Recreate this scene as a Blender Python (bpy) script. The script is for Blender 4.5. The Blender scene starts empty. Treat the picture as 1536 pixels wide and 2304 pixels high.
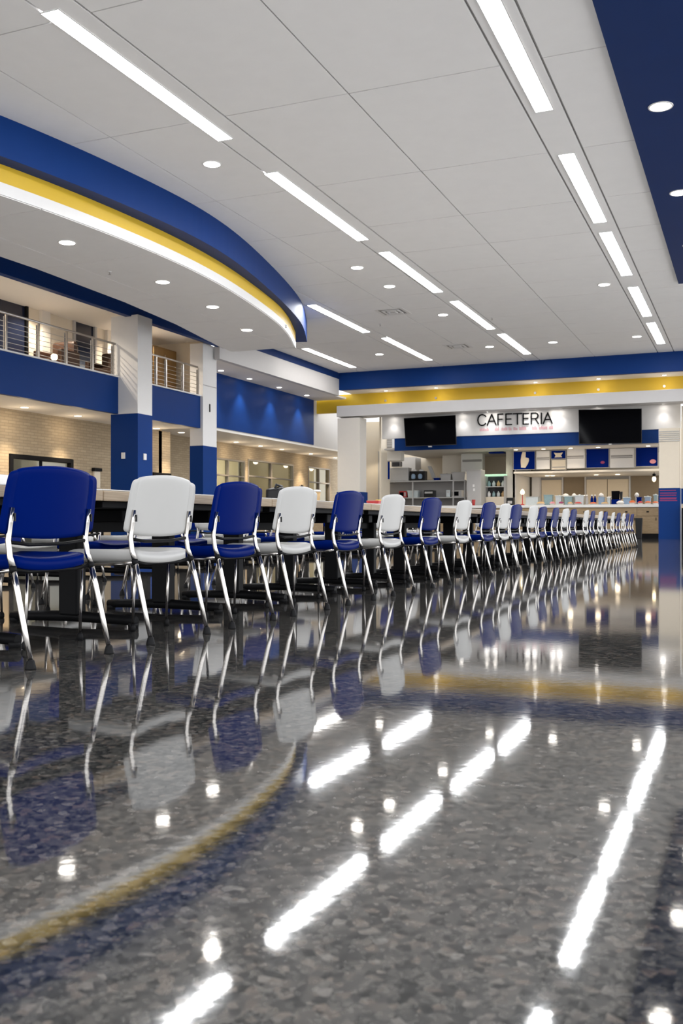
import bpy, bmesh, random
from math import *
from mathutils import Vector, Matrix
random.seed(7)
S = bpy.context.scene
C = S.collection
# ---------------------------------------------------------------- camera geometry
F = 2200.0; HY = 1178.0; H = 0.615; PSI = atan(922/2200)
def ang(px): return PSI - atan((px-768)/F)            # angle left of +Y
def onX(px, X): return -X/tan(ang(px))                # Y where a sight line meets a wall x = X
def onY(px, Y): return -Y*tan(ang(px))                # X where it meets a wall y = Y
def depth(X, Y): return Y*cos(PSI) - X*sin(PSI)
def ht(py, X, Y): return H + (HY-py)/F*depth(X, Y)

# ---------------------------------------------------------------- materials
MATS = {}
def mat(name, col, rough=0.5, metal=0.0, emit=0.0, var=0.0, vscale=8.0, bump=0.0, bscale=60.0, spec=0.5, coat=0.0, alpha=None, ecol=None):
    m = bpy.data.materials.new(name); m.use_nodes = True
    n = m.node_tree.nodes; l = m.node_tree.links; b = n['Principled BSDF']
    b.inputs['Base Color'].default_value = (*col, 1); b.inputs['Roughness'].default_value = rough
    b.inputs['Metallic'].default_value = metal; b.inputs['Specular IOR Level'].default_value = spec
    b.inputs['Coat Weight'].default_value = coat; b.inputs['Coat Roughness'].default_value = 0.08
    if emit:
        b.inputs['Emission Color'].default_value = (*(ecol or col), 1); b.inputs['Emission Strength'].default_value = emit
    tc = n.new('ShaderNodeTexCoord')
    nz = n.new('ShaderNodeTexNoise'); nz.inputs['Scale'].default_value = vscale; nz.inputs['Detail'].default_value = 4
    l.new(tc.outputs['Object'], nz.inputs['Vector'])
    if var:
        mx = n.new('ShaderNodeMix'); mx.data_type = 'RGBA'
        mx.inputs[6].default_value = (*[c*(1-var) for c in col], 1); mx.inputs[7].default_value = (*[min(1, c*(1+var)) for c in col], 1)
        l.new(nz.outputs['Fac'], mx.inputs[0]); l.new(mx.outputs[2], b.inputs['Base Color'])
    if bump:
        nb = n.new('ShaderNodeTexNoise'); nb.inputs['Scale'].default_value = bscale; l.new(tc.outputs['Object'], nb.inputs['Vector'])
        bp = n.new('ShaderNodeBump'); bp.inputs['Strength'].default_value = bump; bp.inputs['Distance'].default_value = 0.002
        l.new(nb.outputs['Fac'], bp.inputs['Height']); l.new(bp.outputs['Normal'], b.inputs['Normal'])
    MATS[name] = m
    return m
M = MATS
mat('ceiling_white', (.86, .845, .835), .9, var=.03, vscale=3)
mat('ceiling_groove', (.42, .415, .41), .9)
mat('white_paint', (.56, .545, .54), .6, var=.02)
mat('bright_white', (.70, .69, .685), .5, var=.02)
mat('cream_paint', (.70, .62, .50), .6, var=.03)
mat('warm_white', (.70, .66, .60), .6, var=.02)
mat('soffit_paint', (.84, .80, .75), .7, var=.02)
mat('window_metal', (.20, .18, .16), .45)
mat('grey_paint', (.50, .48, .46), .6, var=.03)
mat('blue_paint', (.005, .034, .165), .45, spec=.3, var=.06, vscale=2)
mat('blue_dark', (.006, .028, .125), .5, spec=.3, var=.06, vscale=2)
mat('yellow_paint', (.62, .40, .014), .5, var=.04, vscale=2)
mat('blue_plastic', (.0002, .0105, .135), .30, spec=.12, var=.04, vscale=5, bump=.02, bscale=240)
mat('white_plastic', (.62, .61, .59), .36, spec=.4, var=.02, bump=.02, bscale=240)
mat('chrome', (.62, .59, .56), .16, 1.0, var=.05, vscale=30)
mat('steel', (.55, .52, .49), .28, 1.0, var=.06, vscale=20)
mat('rubber', (.010, .010, .011), .6, spec=.2)
mat('black_metal', (.008, .008, .009), .45, var=.2, spec=.2)
mat('black_plastic', (.010, .010, .011), .35)
mat('screen_black', (.003, .003, .004), .08, spec=.05)
mat('lamp_white', (1, 1, 1), .5, emit=25, ecol=(.97, .985, 1))
mat('lamp_soft', (1, 1, 1), .5, emit=12, ecol=(1, .97, .93))
mat('lamp_down', (1, 1, 1), .5, emit=16, ecol=(1, .94, .86))
mat('warm_glow', (1, .9, .75), .5, emit=4, ecol=(1, .78, .45))
mat('lamp_warm', (1, .9, .75), .5, emit=14, ecol=(1, .82, .58))
mat('lamp_trim', (.75, .74, .73), .4)
mat('shutter', (.72, .62, .47), .6, var=.04)
mat('dark_tan', (.25, .19, .12), .6, var=.08)
mat('grey_metal', (.27, .26, .255), .45, .2, var=.05)
mat('grey_light', (.42, .41, .40), .5, var=.05)
mat('dark_glass', (.03, .03, .035), .08)
mat('navy_glass', (.012, .016, .035), .12)
mat('brown_leather', (.05, .022, .012), .5, var=.2)
mat('ochre_wood', (.22, .12, .035), .5, var=.15)
mat('red_plastic', (.42, .03, .03), .4)
mat('orange_food', (.62, .13, .03), .5, var=.3, vscale=40)
mat('yellow_plastic', (.70, .48, .08), .4)
mat('pink_print', (.62, .25, .30), .6)
mat('magenta_print', (.24, .02, .10), .6)
mat('pale_blue', (.25, .36, .50), .35, var=.1)
mat('teal_clear', (.22, .34, .36), .2, var=.25, vscale=14)
mat('clear_plastic', (.50, .55, .56), .15, var=.15, vscale=12)
mat('paper_white', (.80, .79, .77), .7)
mat('tan_food', (.55, .36, .17), .6, var=.25, vscale=30)
mat('green_tint', (.30, .46, .33), .3, emit=.5, ecol=(.5, .8, .55))

for k_, ior_ in (('blue_plastic', 1.18), ('blue_paint', 1.25), ('blue_dark', 1.25), ('black_plastic', 1.3), ('black_metal', 1.3), ('screen_black', 1.2)):
    MATS[k_].node_tree.nodes['Principled BSDF'].inputs['IOR'].default_value = ior_

def new_tree(name):
    m = bpy.data.materials.new(name); m.use_nodes = True; MATS[name] = m
    return m.node_tree.nodes, m.node_tree.links, m.node_tree.nodes['Principled BSDF']
def ramp(n, stops, interp='LINEAR'):
    r = n.new('ShaderNodeValToRGB'); cr = r.color_ramp; cr.interpolation = interp
    while len(cr.elements) < len(stops): cr.elements.new(.5)
    for e, (p, c) in zip(cr.elements, stops): e.position = p; e.color = (*c, 1)
    return r
# polished terrazzo floor
n, l, b = new_tree('terrazzo')
tc = n.new('ShaderNodeTexCoord')
vo = n.new('ShaderNodeTexVoronoi'); vo.inputs['Scale'].default_value = 58; vo.inputs['Randomness'].default_value = 1
vs = n.new('ShaderNodeTexVoronoi'); vs.inputs['Scale'].default_value = 150
nw = n.new('ShaderNodeTexNoise'); nw.inputs['Scale'].default_value = 30; nw.inputs['Detail'].default_value = 6
va = n.new('ShaderNodeVectorMath'); va.operation = 'MULTIPLY_ADD'
l.new(nw.outputs['Color'], va.inputs[0]); va.inputs[1].default_value = (.004, .004, 0); l.new(tc.outputs['Object'], va.inputs[2])
l.new(tc.outputs['Object'], nw.inputs['Vector'])
l.new(va.outputs[0], vo.inputs['Vector']); l.new(va.outputs[0], vs.inputs['Vector'])
r1 = ramp(n, [(0, (.010, .012, .014)), (.25, (.030, .031, .032)), (.5, (.065, .063, .058)), (.76, (.105, .097, .085)), (.90, (.145, .108, .083)), (1, (.23, .215, .195))])
sp = n.new('ShaderNodeSeparateColor'); l.new(vo.outputs['Color'], sp.inputs[0]); l.new(sp.outputs[0], r1.inputs[0])
r2 = ramp(n, [(0, (.012, .014, .016)), (.6, (.062, .060, .057)), (1, (.22, .21, .19))])
sq = n.new('ShaderNodeSeparateColor'); l.new(vs.outputs['Color'], sq.inputs[0]); l.new(sq.outputs[1], r2.inputs[0])
mx = n.new('ShaderNodeMix'); mx.data_type = 'RGBA'; l.new(r1.outputs[0], mx.inputs[6]); l.new(r2.outputs[0], mx.inputs[7])
md = ramp(n, [(.35, (.15, .15, .15)), (.7, (.6, .6, .6))]); l.new(nw.outputs['Fac'], md.inputs[0]); l.new(md.outputs[0], mx.inputs[0])
l.new(mx.outputs[2], b.inputs['Base Color'])
b.inputs['Roughness'].default_value = .045; b.inputs['IOR'].default_value = 2.2
rs = n.new('ShaderNodeMapRange'); rs.inputs['To Min'].default_value = .20; rs.inputs['To Max'].default_value = .66; l.new(sp.outputs[0], rs.inputs['Value']); l.new(rs.outputs[0], b.inputs['Specular IOR Level'])
wv = n.new('ShaderNodeTexNoise'); wv.inputs['Scale'].default_value = 26; wv.inputs['Detail'].default_value = 3
l.new(tc.outputs['Object'], wv.inputs['Vector'])
bp = n.new('ShaderNodeBump'); bp.inputs['Strength'].default_value = .22; bp.inputs['Distance'].default_value = .0004
l.new(wv.outputs['Fac'], bp.inputs['Height']); l.new(bp.outputs['Normal'], b.inputs['Normal'])
# brick (stack of long thin units on the x-facing walls)
n, l, b = new_tree('tan_brick')
tc = n.new('ShaderNodeTexCoord'); sx = n.new('ShaderNodeSeparateXYZ'); cx = n.new('ShaderNodeCombineXYZ')
l.new(tc.outputs['Object'], sx.inputs[0]); l.new(sx.outputs['Y'], cx.inputs[0]); l.new(sx.outputs['Z'], cx.inputs[1])
br = n.new('ShaderNodeTexBrick'); l.new(cx.outputs[0], br.inputs['Vector'])
br.inputs['Color1'].default_value = (.42, .335, .225, 1); br.inputs['Color2'].default_value = (.36, .285, .19, 1)
br.inputs['Mortar'].default_value = (.29, .23, .155, 1); br.inputs['Scale'].default_value = 1
br.inputs['Mortar Size'].default_value = .009; br.inputs['Brick Width'].default_value = .30; br.inputs['Row Height'].default_value = .085
l.new(br.outputs['Color'], b.inputs['Base Color']); b.inputs['Roughness'].default_value = .8
bp = n.new('ShaderNodeBump'); bp.inputs['Distance'].default_value = .01; bp.inputs['Strength'].default_value = .5; bp.invert = True
l.new(br.outputs['Fac'], bp.inputs['Height']); l.new(bp.outputs['Normal'], b.inputs['Normal'])
# light oak
def wood(name, c1, c2, rough=.45, sc=(2, 18, 18)):
    n, l, b = new_tree(name)
    tc = n.new('ShaderNodeTexCoord'); mp = n.new('ShaderNodeMapping'); mp.inputs['Scale'].default_value = sc
    nz = n.new('ShaderNodeTexNoise'); nz.inputs['Scale'].default_value = 3; nz.inputs['Detail'].default_value = 8; nz.inputs['Distortion'].default_value = .6
    r = ramp(n, [(.3, c1), (.7, c2)])
    l.new(tc.outputs['Object'], mp.inputs[0]); l.new(mp.outputs[0], nz.inputs['Vector']); l.new(nz.outputs['Fac'], r.inputs[0])
    l.new(r.outputs[0], b.inputs['Base Color']); b.inputs['Roughness'].default_value = rough
wood('oak_edge', (.44, .33, .22), (.60, .47, .33), .45, (18, 1.5, 30))
wood('maple_cabinet', (.27, .185, .095), (.36, .255, .14), .5, (1.5, 8, 8))
mat('table_laminate', (.78, .76, .73), .3)
# window glass: see-through with a reflection
m = bpy.data.materials.new('window_glass'); m.use_nodes = True; MATS['window_glass'] = m
n = m.node_tree.nodes; l = m.node_tree.links; n.clear()
o_ = n.new('ShaderNodeOutputMaterial'); ms = n.new('ShaderNodeMixShader'); tr = n.new('ShaderNodeBsdfTransparent'); gl = n.new('ShaderNodeBsdfGlossy')
tr.inputs[0].default_value = (.80, .83, .80, 1); gl.inputs['Roughness'].default_value = .03; fr = n.new('ShaderNodeLayerWeight'); fr.inputs[0].default_value = .35; fm = n.new('ShaderNodeMath'); fm.operation = 'MULTIPLY'; fm.inputs[1].default_value = .22
l.new(fr.outputs['Facing'], fm.inputs[0]); l.new(fm.outputs[0], ms.inputs[0]); l.new(tr.outputs[0], ms.inputs[1]); l.new(gl.outputs[0], ms.inputs[2]); l.new(ms.outputs[0], o_.inputs[0])

# ---------------------------------------------------------------- mesh helpers
class MB:
    def __init__(s): s.v = []; s.f = []; s.sm = []
    def add(s, vs, fs, smooth=False):
        k = len(s.v); s.v += [tuple(v) for v in vs]; s.f += [tuple(i+k for i in f) for f in fs]; s.sm += [smooth]*len(fs); return s
    def box(s, x0, y0, z0, x1, y1, z1):
        x0, x1 = sorted((x0, x1)); y0, y1 = sorted((y0, y1)); z0, z1 = sorted((z0, z1))
        return s.add([(x0,y0,z0),(x1,y0,z0),(x1,y1,z0),(x0,y1,z0),(x0,y0,z1),(x1,y0,z1),(x1,y1,z1),(x0,y1,z1)],
                     [(3,2,1,0),(4,5,6,7),(0,1,5,4),(1,2,6,5),(2,3,7,6),(3,0,4,7)])
    def taper(s, cx, cy, z0, z1, a0, b0, a1, b1):
        v = [(cx+i*a0, cy+j*b0, z0) for i, j in ((-1,-1),(1,-1),(1,1),(-1,1))] + [(cx+i*a1, cy+j*b1, z1) for i, j in ((-1,-1),(1,-1),(1,1),(-1,1))]
        return s.add(v, [(3,2,1,0),(4,5,6,7),(0,1,5,4),(1,2,6,5),(2,3,7,6),(3,0,4,7)])
    def prism(s, poly, z0, z1):
        n = len(poly); v = [(x,y,z0) for x,y in poly]+[(x,y,z1) for x,y in poly]
        return s.add(v, [tuple(range(n))[::-1], tuple(range(n,2*n))]+[(i,(i+1)%n,n+(i+1)%n,n+i) for i in range(n)])
    def tube(s, pts, r, seg=12, caps=True, flat=1.0):
        P = [Vector(p) for p in pts]; rr = r if isinstance(r, (list, tuple)) else [r]*len(P)
        rings = []
        for i, p in enumerate(P):
            t = ((P[min(i+1,len(P)-1)]-p).normalized() + (p-P[max(i-1,0)]).normalized())
            t.normalize()
            a = Vector((0,1,0)) if abs(t.y) < .9 else Vector((1,0,0))
            u = t.cross(a).normalized(); w = t.cross(u).normalized()
            rings.append([p + u*rr[i]*cos(2*pi*k/seg) + w*rr[i]*flat*sin(2*pi*k/seg) for k in range(seg)])
        v = [q for r_ in rings for q in r_]; f = []
        for i in range(len(P)-1):
            for k in range(seg):
                a = i*seg+k; b2 = i*seg+(k+1)%seg; f.append((a, b2, b2+seg, a+seg))
        s.add(v, f, True)
        if caps:
            s.add(rings[0], [tuple(range(seg))]); s.add(rings[-1], [tuple(range(seg))[::-1]])
        return s
    def lathe(s, cx, cy, prof, seg=20):   # prof: list (r, z)
        v = [(cx+r*cos(2*pi*k/seg), cy+r*sin(2*pi*k/seg), z) for r, z in prof for k in range(seg)]
        f = [(i*seg+k, i*seg+(k+1)%seg, (i+1)*seg+(k+1)%seg, (i+1)*seg+k) for i in range(len(prof)-1) for k in range(seg)]
        s.add(v, f, True); s.add(v[:seg], [tuple(range(seg))[::-1]]); s.add(v[-seg:], [tuple(range(seg))]); return s
    def build(s, name, m, parent=None, bevel=0, kind=None, seg=2):
        me = bpy.data.meshes.new(name); bm = bmesh.new()
        vs = [bm.verts.new(v) for v in s.v]
        for f, sm in zip(s.f, s.sm):
            try: fc = bm.faces.new([vs[i] for i in f]); fc.smooth = sm
            except ValueError: pass
        bmesh.ops.remove_doubles(bm, verts=bm.verts, dist=1e-5)
        if bevel:
            es = [e for e in bm.edges if len(e.link_faces) == 2 and not all(f.smooth for f in e.link_faces) and e.calc_face_angle(0) > .5]
            bmesh.ops.bevel(bm, geom=es, offset=bevel, segments=seg, profile=.5, affect='EDGES', clamp_overlap=True)
        bmesh.ops.recalc_face_normals(bm, faces=bm.faces)
        bm.to_mesh(me); bm.free()
        me.materials.append(MATS[m] if isinstance(m, str) else m)
        o = bpy.data.objects.new(name, me); C.objects.link(o)
        if parent:
            o.parent = parent
            if s_world(parent): o.matrix_parent_inverse = parent_inv(parent)
        if kind: o['kind'] = kind
        return o
def loc_of(o): return o.location if not o.parent else Vector(o.location) + loc_of(o.parent)
def s_world(p): return p.get('_w', 0)
def parent_inv(p):
    return Matrix.Translation(-Vector(p['_base']))
def world_root(name, loc, label, cat, group=None):
    """Empty at the thing's base; its parts are given in room coordinates."""
    o = bpy.data.objects.new(name, None); C.objects.link(o); o.location = loc; o.empty_display_size = .1
    o['_w'] = 1; o['_base'] = tuple(loc)
    return tag(o, label, cat, group)
def part(mb, name, m, root, **k):
    base = Vector(root['_base'])
    mb.v = [tuple(Vector(v)-base) for v in mb.v]
    w = root.get('_w'); root['_w'] = 0
    o = mb.build(name, m, root, **k); root['_w'] = w
    o['_base'] = root['_base']; o['_w'] = 1
    return o
def tag(o, label, cat, group=None):
    o['label'] = label; o['category'] = cat
    if group: o['group'] = group
    return o
def struct(mb, name, m, **k): return mb.build(name, m, kind='structure', **k)
def copy_tree(o, parent=None):
    c = o.copy(); C.objects.link(c)
    if parent: c.parent = parent
    for ch in list(o.children): copy_tree(ch, c)
    return c

# ================================================================= THE SHELL
CH = 7.15                       # main ceiling height
struct(MB().box(-22, -8, -.1, 9, 50, 0), 'floor', 'terrazzo')
# main ceiling as panels with open joints
xs = [-16.5, -15.62, -15.08, -12.32, -11.78, -10.0, -8.36, -7.80, -5.65, -3.30, -2.72, 6]
ys = [-6, -1.5, 2, 5.5, 8.6, 10.3, 13.75, 17.3, 20.1, 22.35, 24.4, 26.5, 28.4, 30.4, 32.4, 34.4, 36.4, 39.1]
mb = MB(); g = .013
for i in range(len(xs)-1):
    chan = abs(xs[i+1]-xs[i]) < .6
    if chan:
        mb.box(xs[i]+.02, ys[0], CH, xs[i+1]-.02, ys[-1], CH+.03); continue
    for j in range(len(ys)-1):
        mb.box(xs[i]+(.02 if i and abs(xs[i]-xs[i-1]) < .6 else g), ys[j]+g, CH, xs[i+1]-(.02 if i+2 < len(xs) and abs(xs[i+2]-xs[i+1]) < .6 else g), ys[j+1]-g, CH+.03)
# extra joint east of x=-4.2 beyond y 27 is part of the same panelling
ce = struct(mb, 'ceiling', 'ceiling_white')
struct(MB().box(-17.2, -6, CH+.035, 6.2, 39.1, CH+.3), 'ceiling_backing', 'ceiling_groove')
# right blue dropped soffit
struct(MB().box(-1.82, -6, CH-.06, 6.2, 27.9, CH-.002), 'soffit_right', 'blue_dark', bevel=.01)
# front fascia above the servery
struct(MB().box(-16.5, 39.1, 6.40, 6, 39.3, CH+.3), 'fascia_front', 'blue_paint')
struct(MB().box(-16.5, 39.3, 6.40, 6, 40.7, 6.46), 'soffit_front', 'soffit_paint')
struct(MB().box(-18.2, 40.5, 5.6, 6, 40.7, 6.40), 'band_yellow', 'yellow_paint')
xl = onY(757, 39.8)
struct(MB().box(xl, 39.8, 5.33, 6, 40.5, 5.81), 'beam_front', 'white_paint', bevel=.01)
struct(MB().box(xl, 40.5, 5.46, 6, 41.9, 5.56), 'soffit_sign', 'grey_paint')
# upper left wall: blue panel wall, ledge, fascia
struct(MB().box(-18.4, 29, 4.12, -18.2, 49, 6.2), 'wall_left_upper', 'white_paint')
yb1 = onX(704, -18.2)
struct(MB().box(-18.2, 29, 4.16, -18.165, yb1, 6.17), 'trim_1', 'blue_paint')
struct(MB().box(-18.4, 28.95, 6.17, -16.71, 40.4, 6.25), 'soffit_left', 'soffit_paint')
struct(MB().box(-16.7, 28.76, 6.165, -16.5, 39.1, 6.88), 'fascia_left', 'white_paint')
struct(MB().box(-16.75, 28.9, 6.88, -16.49, 39.1, CH), 'fascia_left_blue', 'blue_dark')
struct(MB().box(-16.6, -4, 6.56, -16.4, 28.9, CH), 'fascia_balcony', 'blue_paint')
struct(MB().box(-20.8, 29, 4.05, -18.2, 49, 4.12), 'soffit_lower', 'soffit_paint')

def wall_x(name, X, th, y0, y1, z0, z1, holes, m):
    ys_ = sorted({y0, y1, *[h[0] for h in holes], *[h[1] for h in holes]}); zs_ = sorted({z0, z1, *[h[2] for h in holes], *[h[3] for h in holes]})
    mb = MB()
    for a, b_ in zip(ys_, ys_[1:]):
        for c, d in zip(zs_, zs_[1:]):
            if any(h[0]-1e-6 <= a and b_ <= h[1]+1e-6 and h[2]-1e-6 <= c and d <= h[3]+1e-6 for h in holes): continue
            mb.box(X-th, a, c, X, b_, d)
    return struct(mb, name, m)
# far brick wall with windows
XB = -20.6
def wy(px): return onX(px, XB)
W = [(wy(474), wy(550), 1.0, ht(1031, XB, wy(500))), (wy(557), wy(659), 1.0, ht(1038, XB, wy(600))), (wy(693), wy(741), .9, ht(1052, XB, wy(715)))]
wall_x('wall_left', XB, .25, 29, 49, 0, 4.12, W, 'tan_brick')
for i, (y0, y1, z0, z1) in enumerate(W):
    fr = MB(); t = .07; X0, X1 = XB-.14, XB+.03
    fr.box(X0, y0, z0, X1, y0+t, z1).box(X0, y1-t, z0, X1, y1, z1).box(X0, y0+t, z1-t, X1, y1-t, z1).box(X0, y0+t, z0, X1, y1-t, z0+t)
    zm = z1-(z1-z0)*.30; fr.box(X0, y0+t, zm-.03, X1, y1-t, zm+.03); ym = (y0+y1)/2; fr.box(X0, ym-.03, z0+t, X1-.01, ym+.03, zm-.03).box(X0, ym-.03, zm+.03, X1-.01, ym+.03, z1-t)
    w = struct(fr, 'window_%d' % (i+1), 'window_metal')
    MB().box(XB-.09, y0+t, z0+t, XB-.08, y1-t, z1-t).build('glass', 'window_glass', w)
# rooms behind the brick
struct(MB().box(-24.2, 28, -.1, -24.0, 51, 4.2), 'wall_room_back', 'cream_paint')
struct(MB().box(-24.2, 28, 4.12, -20.85, 51, 4.2), 'ceiling_room', 'white_paint')
struct(MB().box(-24.2, 28, -.1, -22, 51, 0), 'floor_room', 'grey_paint')
for k, (y0, y1) in enumerate(((38.0, 38.2), (44.8, 45.0), (51, 51.2), (28, 28.2))): struct(MB().box(-24, y0, 0, -20.85, y1, 4.12), 'wall_room_side_%d' % (k+1), 'cream_paint')
# brick under the balcony, with doorways
XC = -19.0
cy = lambda px: onX(px, XC)
D = [(cy(20), cy(163), 0, ht(1024, XC, cy(60))), (cy(343), cy(383), 0, ht(1064, XC, cy(360)))]
wall_x('wall_left_brick', XC, .2, -4, 28.9, 0, 3.85, D, 'tan_brick')
for i, (y0, y1, z0, z1) in enumerate(D):
    fr = MB(); t = .13
    fr.box(XC-.1, y0, 0, XC+.05, y0+t, z1).box(XC-.1, y1-t, 0, XC+.05, y1, z1).box(XC-.1, y0+t, z1-t, XC+.05, y1-t, z1)
    ym = y0+(y1-y0)*.5; fr.box(XC-.08, ym-.04, 0, XC-.02, ym+.04, z1-t)
    d = struct(fr, 'door_%d' % (i+1), 'black_metal', bevel=.01)
    MB().box(XC-.06, y0+t, .05, XC-.05, y1-t, z1-t).build('glass', 'window_glass', d)
    hb = MB().tube([(XC+.03, ym-.15, 1.0), (XC+.03, ym-.15, 1.5)], .015); hb.build('door_handle', 'steel', d)
struct(MB().box(-21.6, -4, 0, -21.4, 28.9, 3.9), 'wall_corridor', 'grey_paint')
struct(MB().box(-21.6, -4, 3.8, XC-.2, 28.9, 3.88), 'ceiling_corridor', 'grey_paint')
struct(MB().box(-20.6, 28.9, 0, -19.0, 29.1, 4.12), 'wall_left_return', 'tan_brick')
# balcony slab
struct(MB().box(-19.2, -4, 3.80, -16.87, 28.1, 3.86), 'soffit_balcony', 'soffit_paint')
struct(MB().box(-16.98, -4, 3.78, -16.85, 28.1, 4.83), 'balcony_fascia', 'blue_paint')
struct(MB().box(-17.00, -4, 4.83, -16.80, 28.1, 4.87), 'balcony_capping', 'bright_white')
struct(MB().box(-19.2, -4, 4.70, -16.99, 28.9, 4.85), 'balcony_floor', 'grey_paint')
# upper corridor wall, doors
ud = lambda px: onX(px, XC)
UD = [(ud(-60), ud(61), 4.85, ht(640, XC, ud(30))), (ud(163), ud(215), 4.85, ht(690, XC, ud(185)))]
wall_x('wall_left_balcony', XC, .2, -4, 28.9, 4.85, 6.9, UD, 'cream_paint')
struct(MB().box(-20.3, -4, 6.78, -16.6, 28.9, 6.9), 'ceiling_balcony', 'soffit_paint')
struct(MB().box(-20.3, -4, 4.8, -20.2, 28.9, 6.9), 'wall_balcony_back', 'navy_glass')
struct(MB().box(-19.2, 28.7, 4.85, -16.9, 28.9, 6.78), 'wall_balcony_end', 'cream_paint')
for i, (y0, y1, z0, z1) in enumerate(UD):
    fr = MB(); t = .09
    fr.box(XC-.1, y0, z0, XC+.06, y0+t, z1).box(XC-.1, y1-t, z0, XC+.06, y1, z1).box(XC-.1, y0+t, z1-t, XC+.06, y1-t, z1)
    d = struct(fr, 'door_%d' % (i+3), 'grey_light' if i else 'black_metal', bevel=.008)
    lf = MB().box(XC-.07, y0+t, z0, XC-.02, y1-t, z1-t).build('door_leaf', 'navy_glass', d)
    MB().tube([(XC+.03, y0+t+.12, 5.6), (XC+.03, y0+t+.12, 6.0)], .012).build('door_handle', 'steel', d)
# light pilasters on upper wall
for i, px in enumerate((88, 235)):
    y = ud(px); struct(MB().box(XC, y, 4.85, XC+.12, y+.35, 6.78), 'trim_%d' % (i+2), 'warm_white')

# columns: white above, blue below
def column(x0, x1, y0, y1, zt, zs, zb=0, k=1):
    c = struct(MB().box(x0, y0, zs, x1, y1, zt), 'column', 'bright_white', bevel=.006)
    MB().box(x0-.004, y0-.004, zb, x1+.004, y1+.004, zs).build('column_base_paint', 'blue_paint', c)
    return c
c1 = column(-17.1, -16.18, 23.54, 24.27, 6.60, 3.77)
c2 = column(-17.25, -16.75, 28.1, 29.0, 6.60, 3.20)
# joint and slot on second column
MB().box(-16.745, 28.1, 5.20, -16.742, 29.0, 5.225).build('joint', 'grey_metal', c2)
MB().box(-16.745, 28.5, 4.35, -16.735, 28.56, 4.62).build('slot', 'black_metal', c2)
for (x0, y0, x1, y1, pz, lab) in ((-16.72, 23.50, -16.60, 23.536, ht(1025, -16.6, 23.5), 'small white switch plate on the front face of the blue column'),
                                  (-16.176, 23.80, -16.14, 23.93, ht(1028, -16.16, 23.9), 'small white switch plate on the side face of the blue column')):
    t = MB().box(x0, y0, pz-.09, x1, y1, pz+.09).build('switch_plate', 'bright_white', bevel=.005); tag(t, lab, 'switch')
    
# ---------------------------------------------------------------- curved ceiling feature
def catmull(P, n=10):
    out = []
    for i in range(len(P)-1):
        p0 = P[max(i-1,0)]; p1 = P[i]; p2 = P[i+1]; p3 = P[min(i+2,len(P)-1)]
        for k in range(n):
            t = k/n
            out.append(tuple(.5*((2*p1[d])+(-p0[d]+p2[d])*t+(2*p0[d]-5*p1[d]+4*p2[d]-p3[d])*t*t+(-p0[d]+3*p1[d]-3*p2[d]+p3[d])*t**3) for d in (0, 1)))
    out.append(tuple(P[-1])); return out
outer = catmull([(-14.2, 4), (-12.3, 8), (-11.15, 12), (-10.62, 15.6), (-10.60, 18.6), (-11.22, 22.2), (-12.15, 25.9), (-13.28, 28.8)])
inner = catmull([(-14.5, 4.3), (-12.6, 8.3), (-11.45, 12), (-10.97, 15.6), (-11.0, 19), (-11.55, 22.7), (-12.1, 24.9), (-12.93, 27.2)])
def pz(px, py, z):
    t = (z-H)/(HY-py)*F; xc = (px-768)/F*t
    return (xc*cos(PSI)-t*sin(PSI), t*cos(PSI)+xc*sin(PSI))
LX = [pz(500, 784, 6.0), pz(425, 743, 6.0), pz(343, 704, 6.0), pz(250, 667, 6.0), pz(125, 620, 6.0), pz(0, 573, 6.0), (-14.6, 4.3)]
LX.sort(key=lambda q: -q[1])
struct(MB().prism(outer + [(-15.2, 28.2), (-15.1, 4)], 6.50, CH-.001), 'ceiling_ring', 'blue_paint')
struct(MB().prism([(x-.0, y) for x, y in inner] + LX, 6.20, 6.50), 'ceiling_ring_yellow', 'yellow_paint')
inn2 = [(x+.012, y) for x, y in inner]
cl = struct(MB().prism(inn2 + LX, 6.00, 6.20), 'ceiling_cloud', 'bright_white')
# cloud underside panels, a hair below, with joints between them
def cloud_x(y, curve):
    for (xa, ya), (xb, yb) in zip(curve, curve[1:]):
        if ya <= y <= yb: return xa+(xb-xa)*(y-ya)/(yb-ya)
    return curve[-1][0]
mbp = MB(); yy = [5, 8, 10.4, 13.45, 16.55, 19.85, 22.6, 24.9, 26.9]
for a, b_ in zip(yy, yy[1:]):
    for side in (0, 1):
        n_ = 10; Y_ = [a+g+(b_-a-2*g)*k/n_ for k in range(n_+1)]
        if side: poly = [(cloud_x(y, inner)-.01, y) for y in Y_] + [(-13.0+g, Y_[-1]), (-13.0+g, Y_[0])]
        else: poly = [(-13.0-g, Y_[0]), (-13.0-g, Y_[-1])] + [(cloud_x(y, sorted([(x, yv) for x, yv in LX], key=lambda q: q[1]))+.01, y) for y in (Y_[-1], Y_[0])]
        if side and any(p[0] < -13.0+g for p in poly[:-2]):
            poly = [(max(p[0], -12.98), p[1]) for p in poly]
        mbp.prism(poly, 5.985, 5.9999)
struct(mbp, 'ceiling_cloud_panels', 'ceiling_white')

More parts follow.
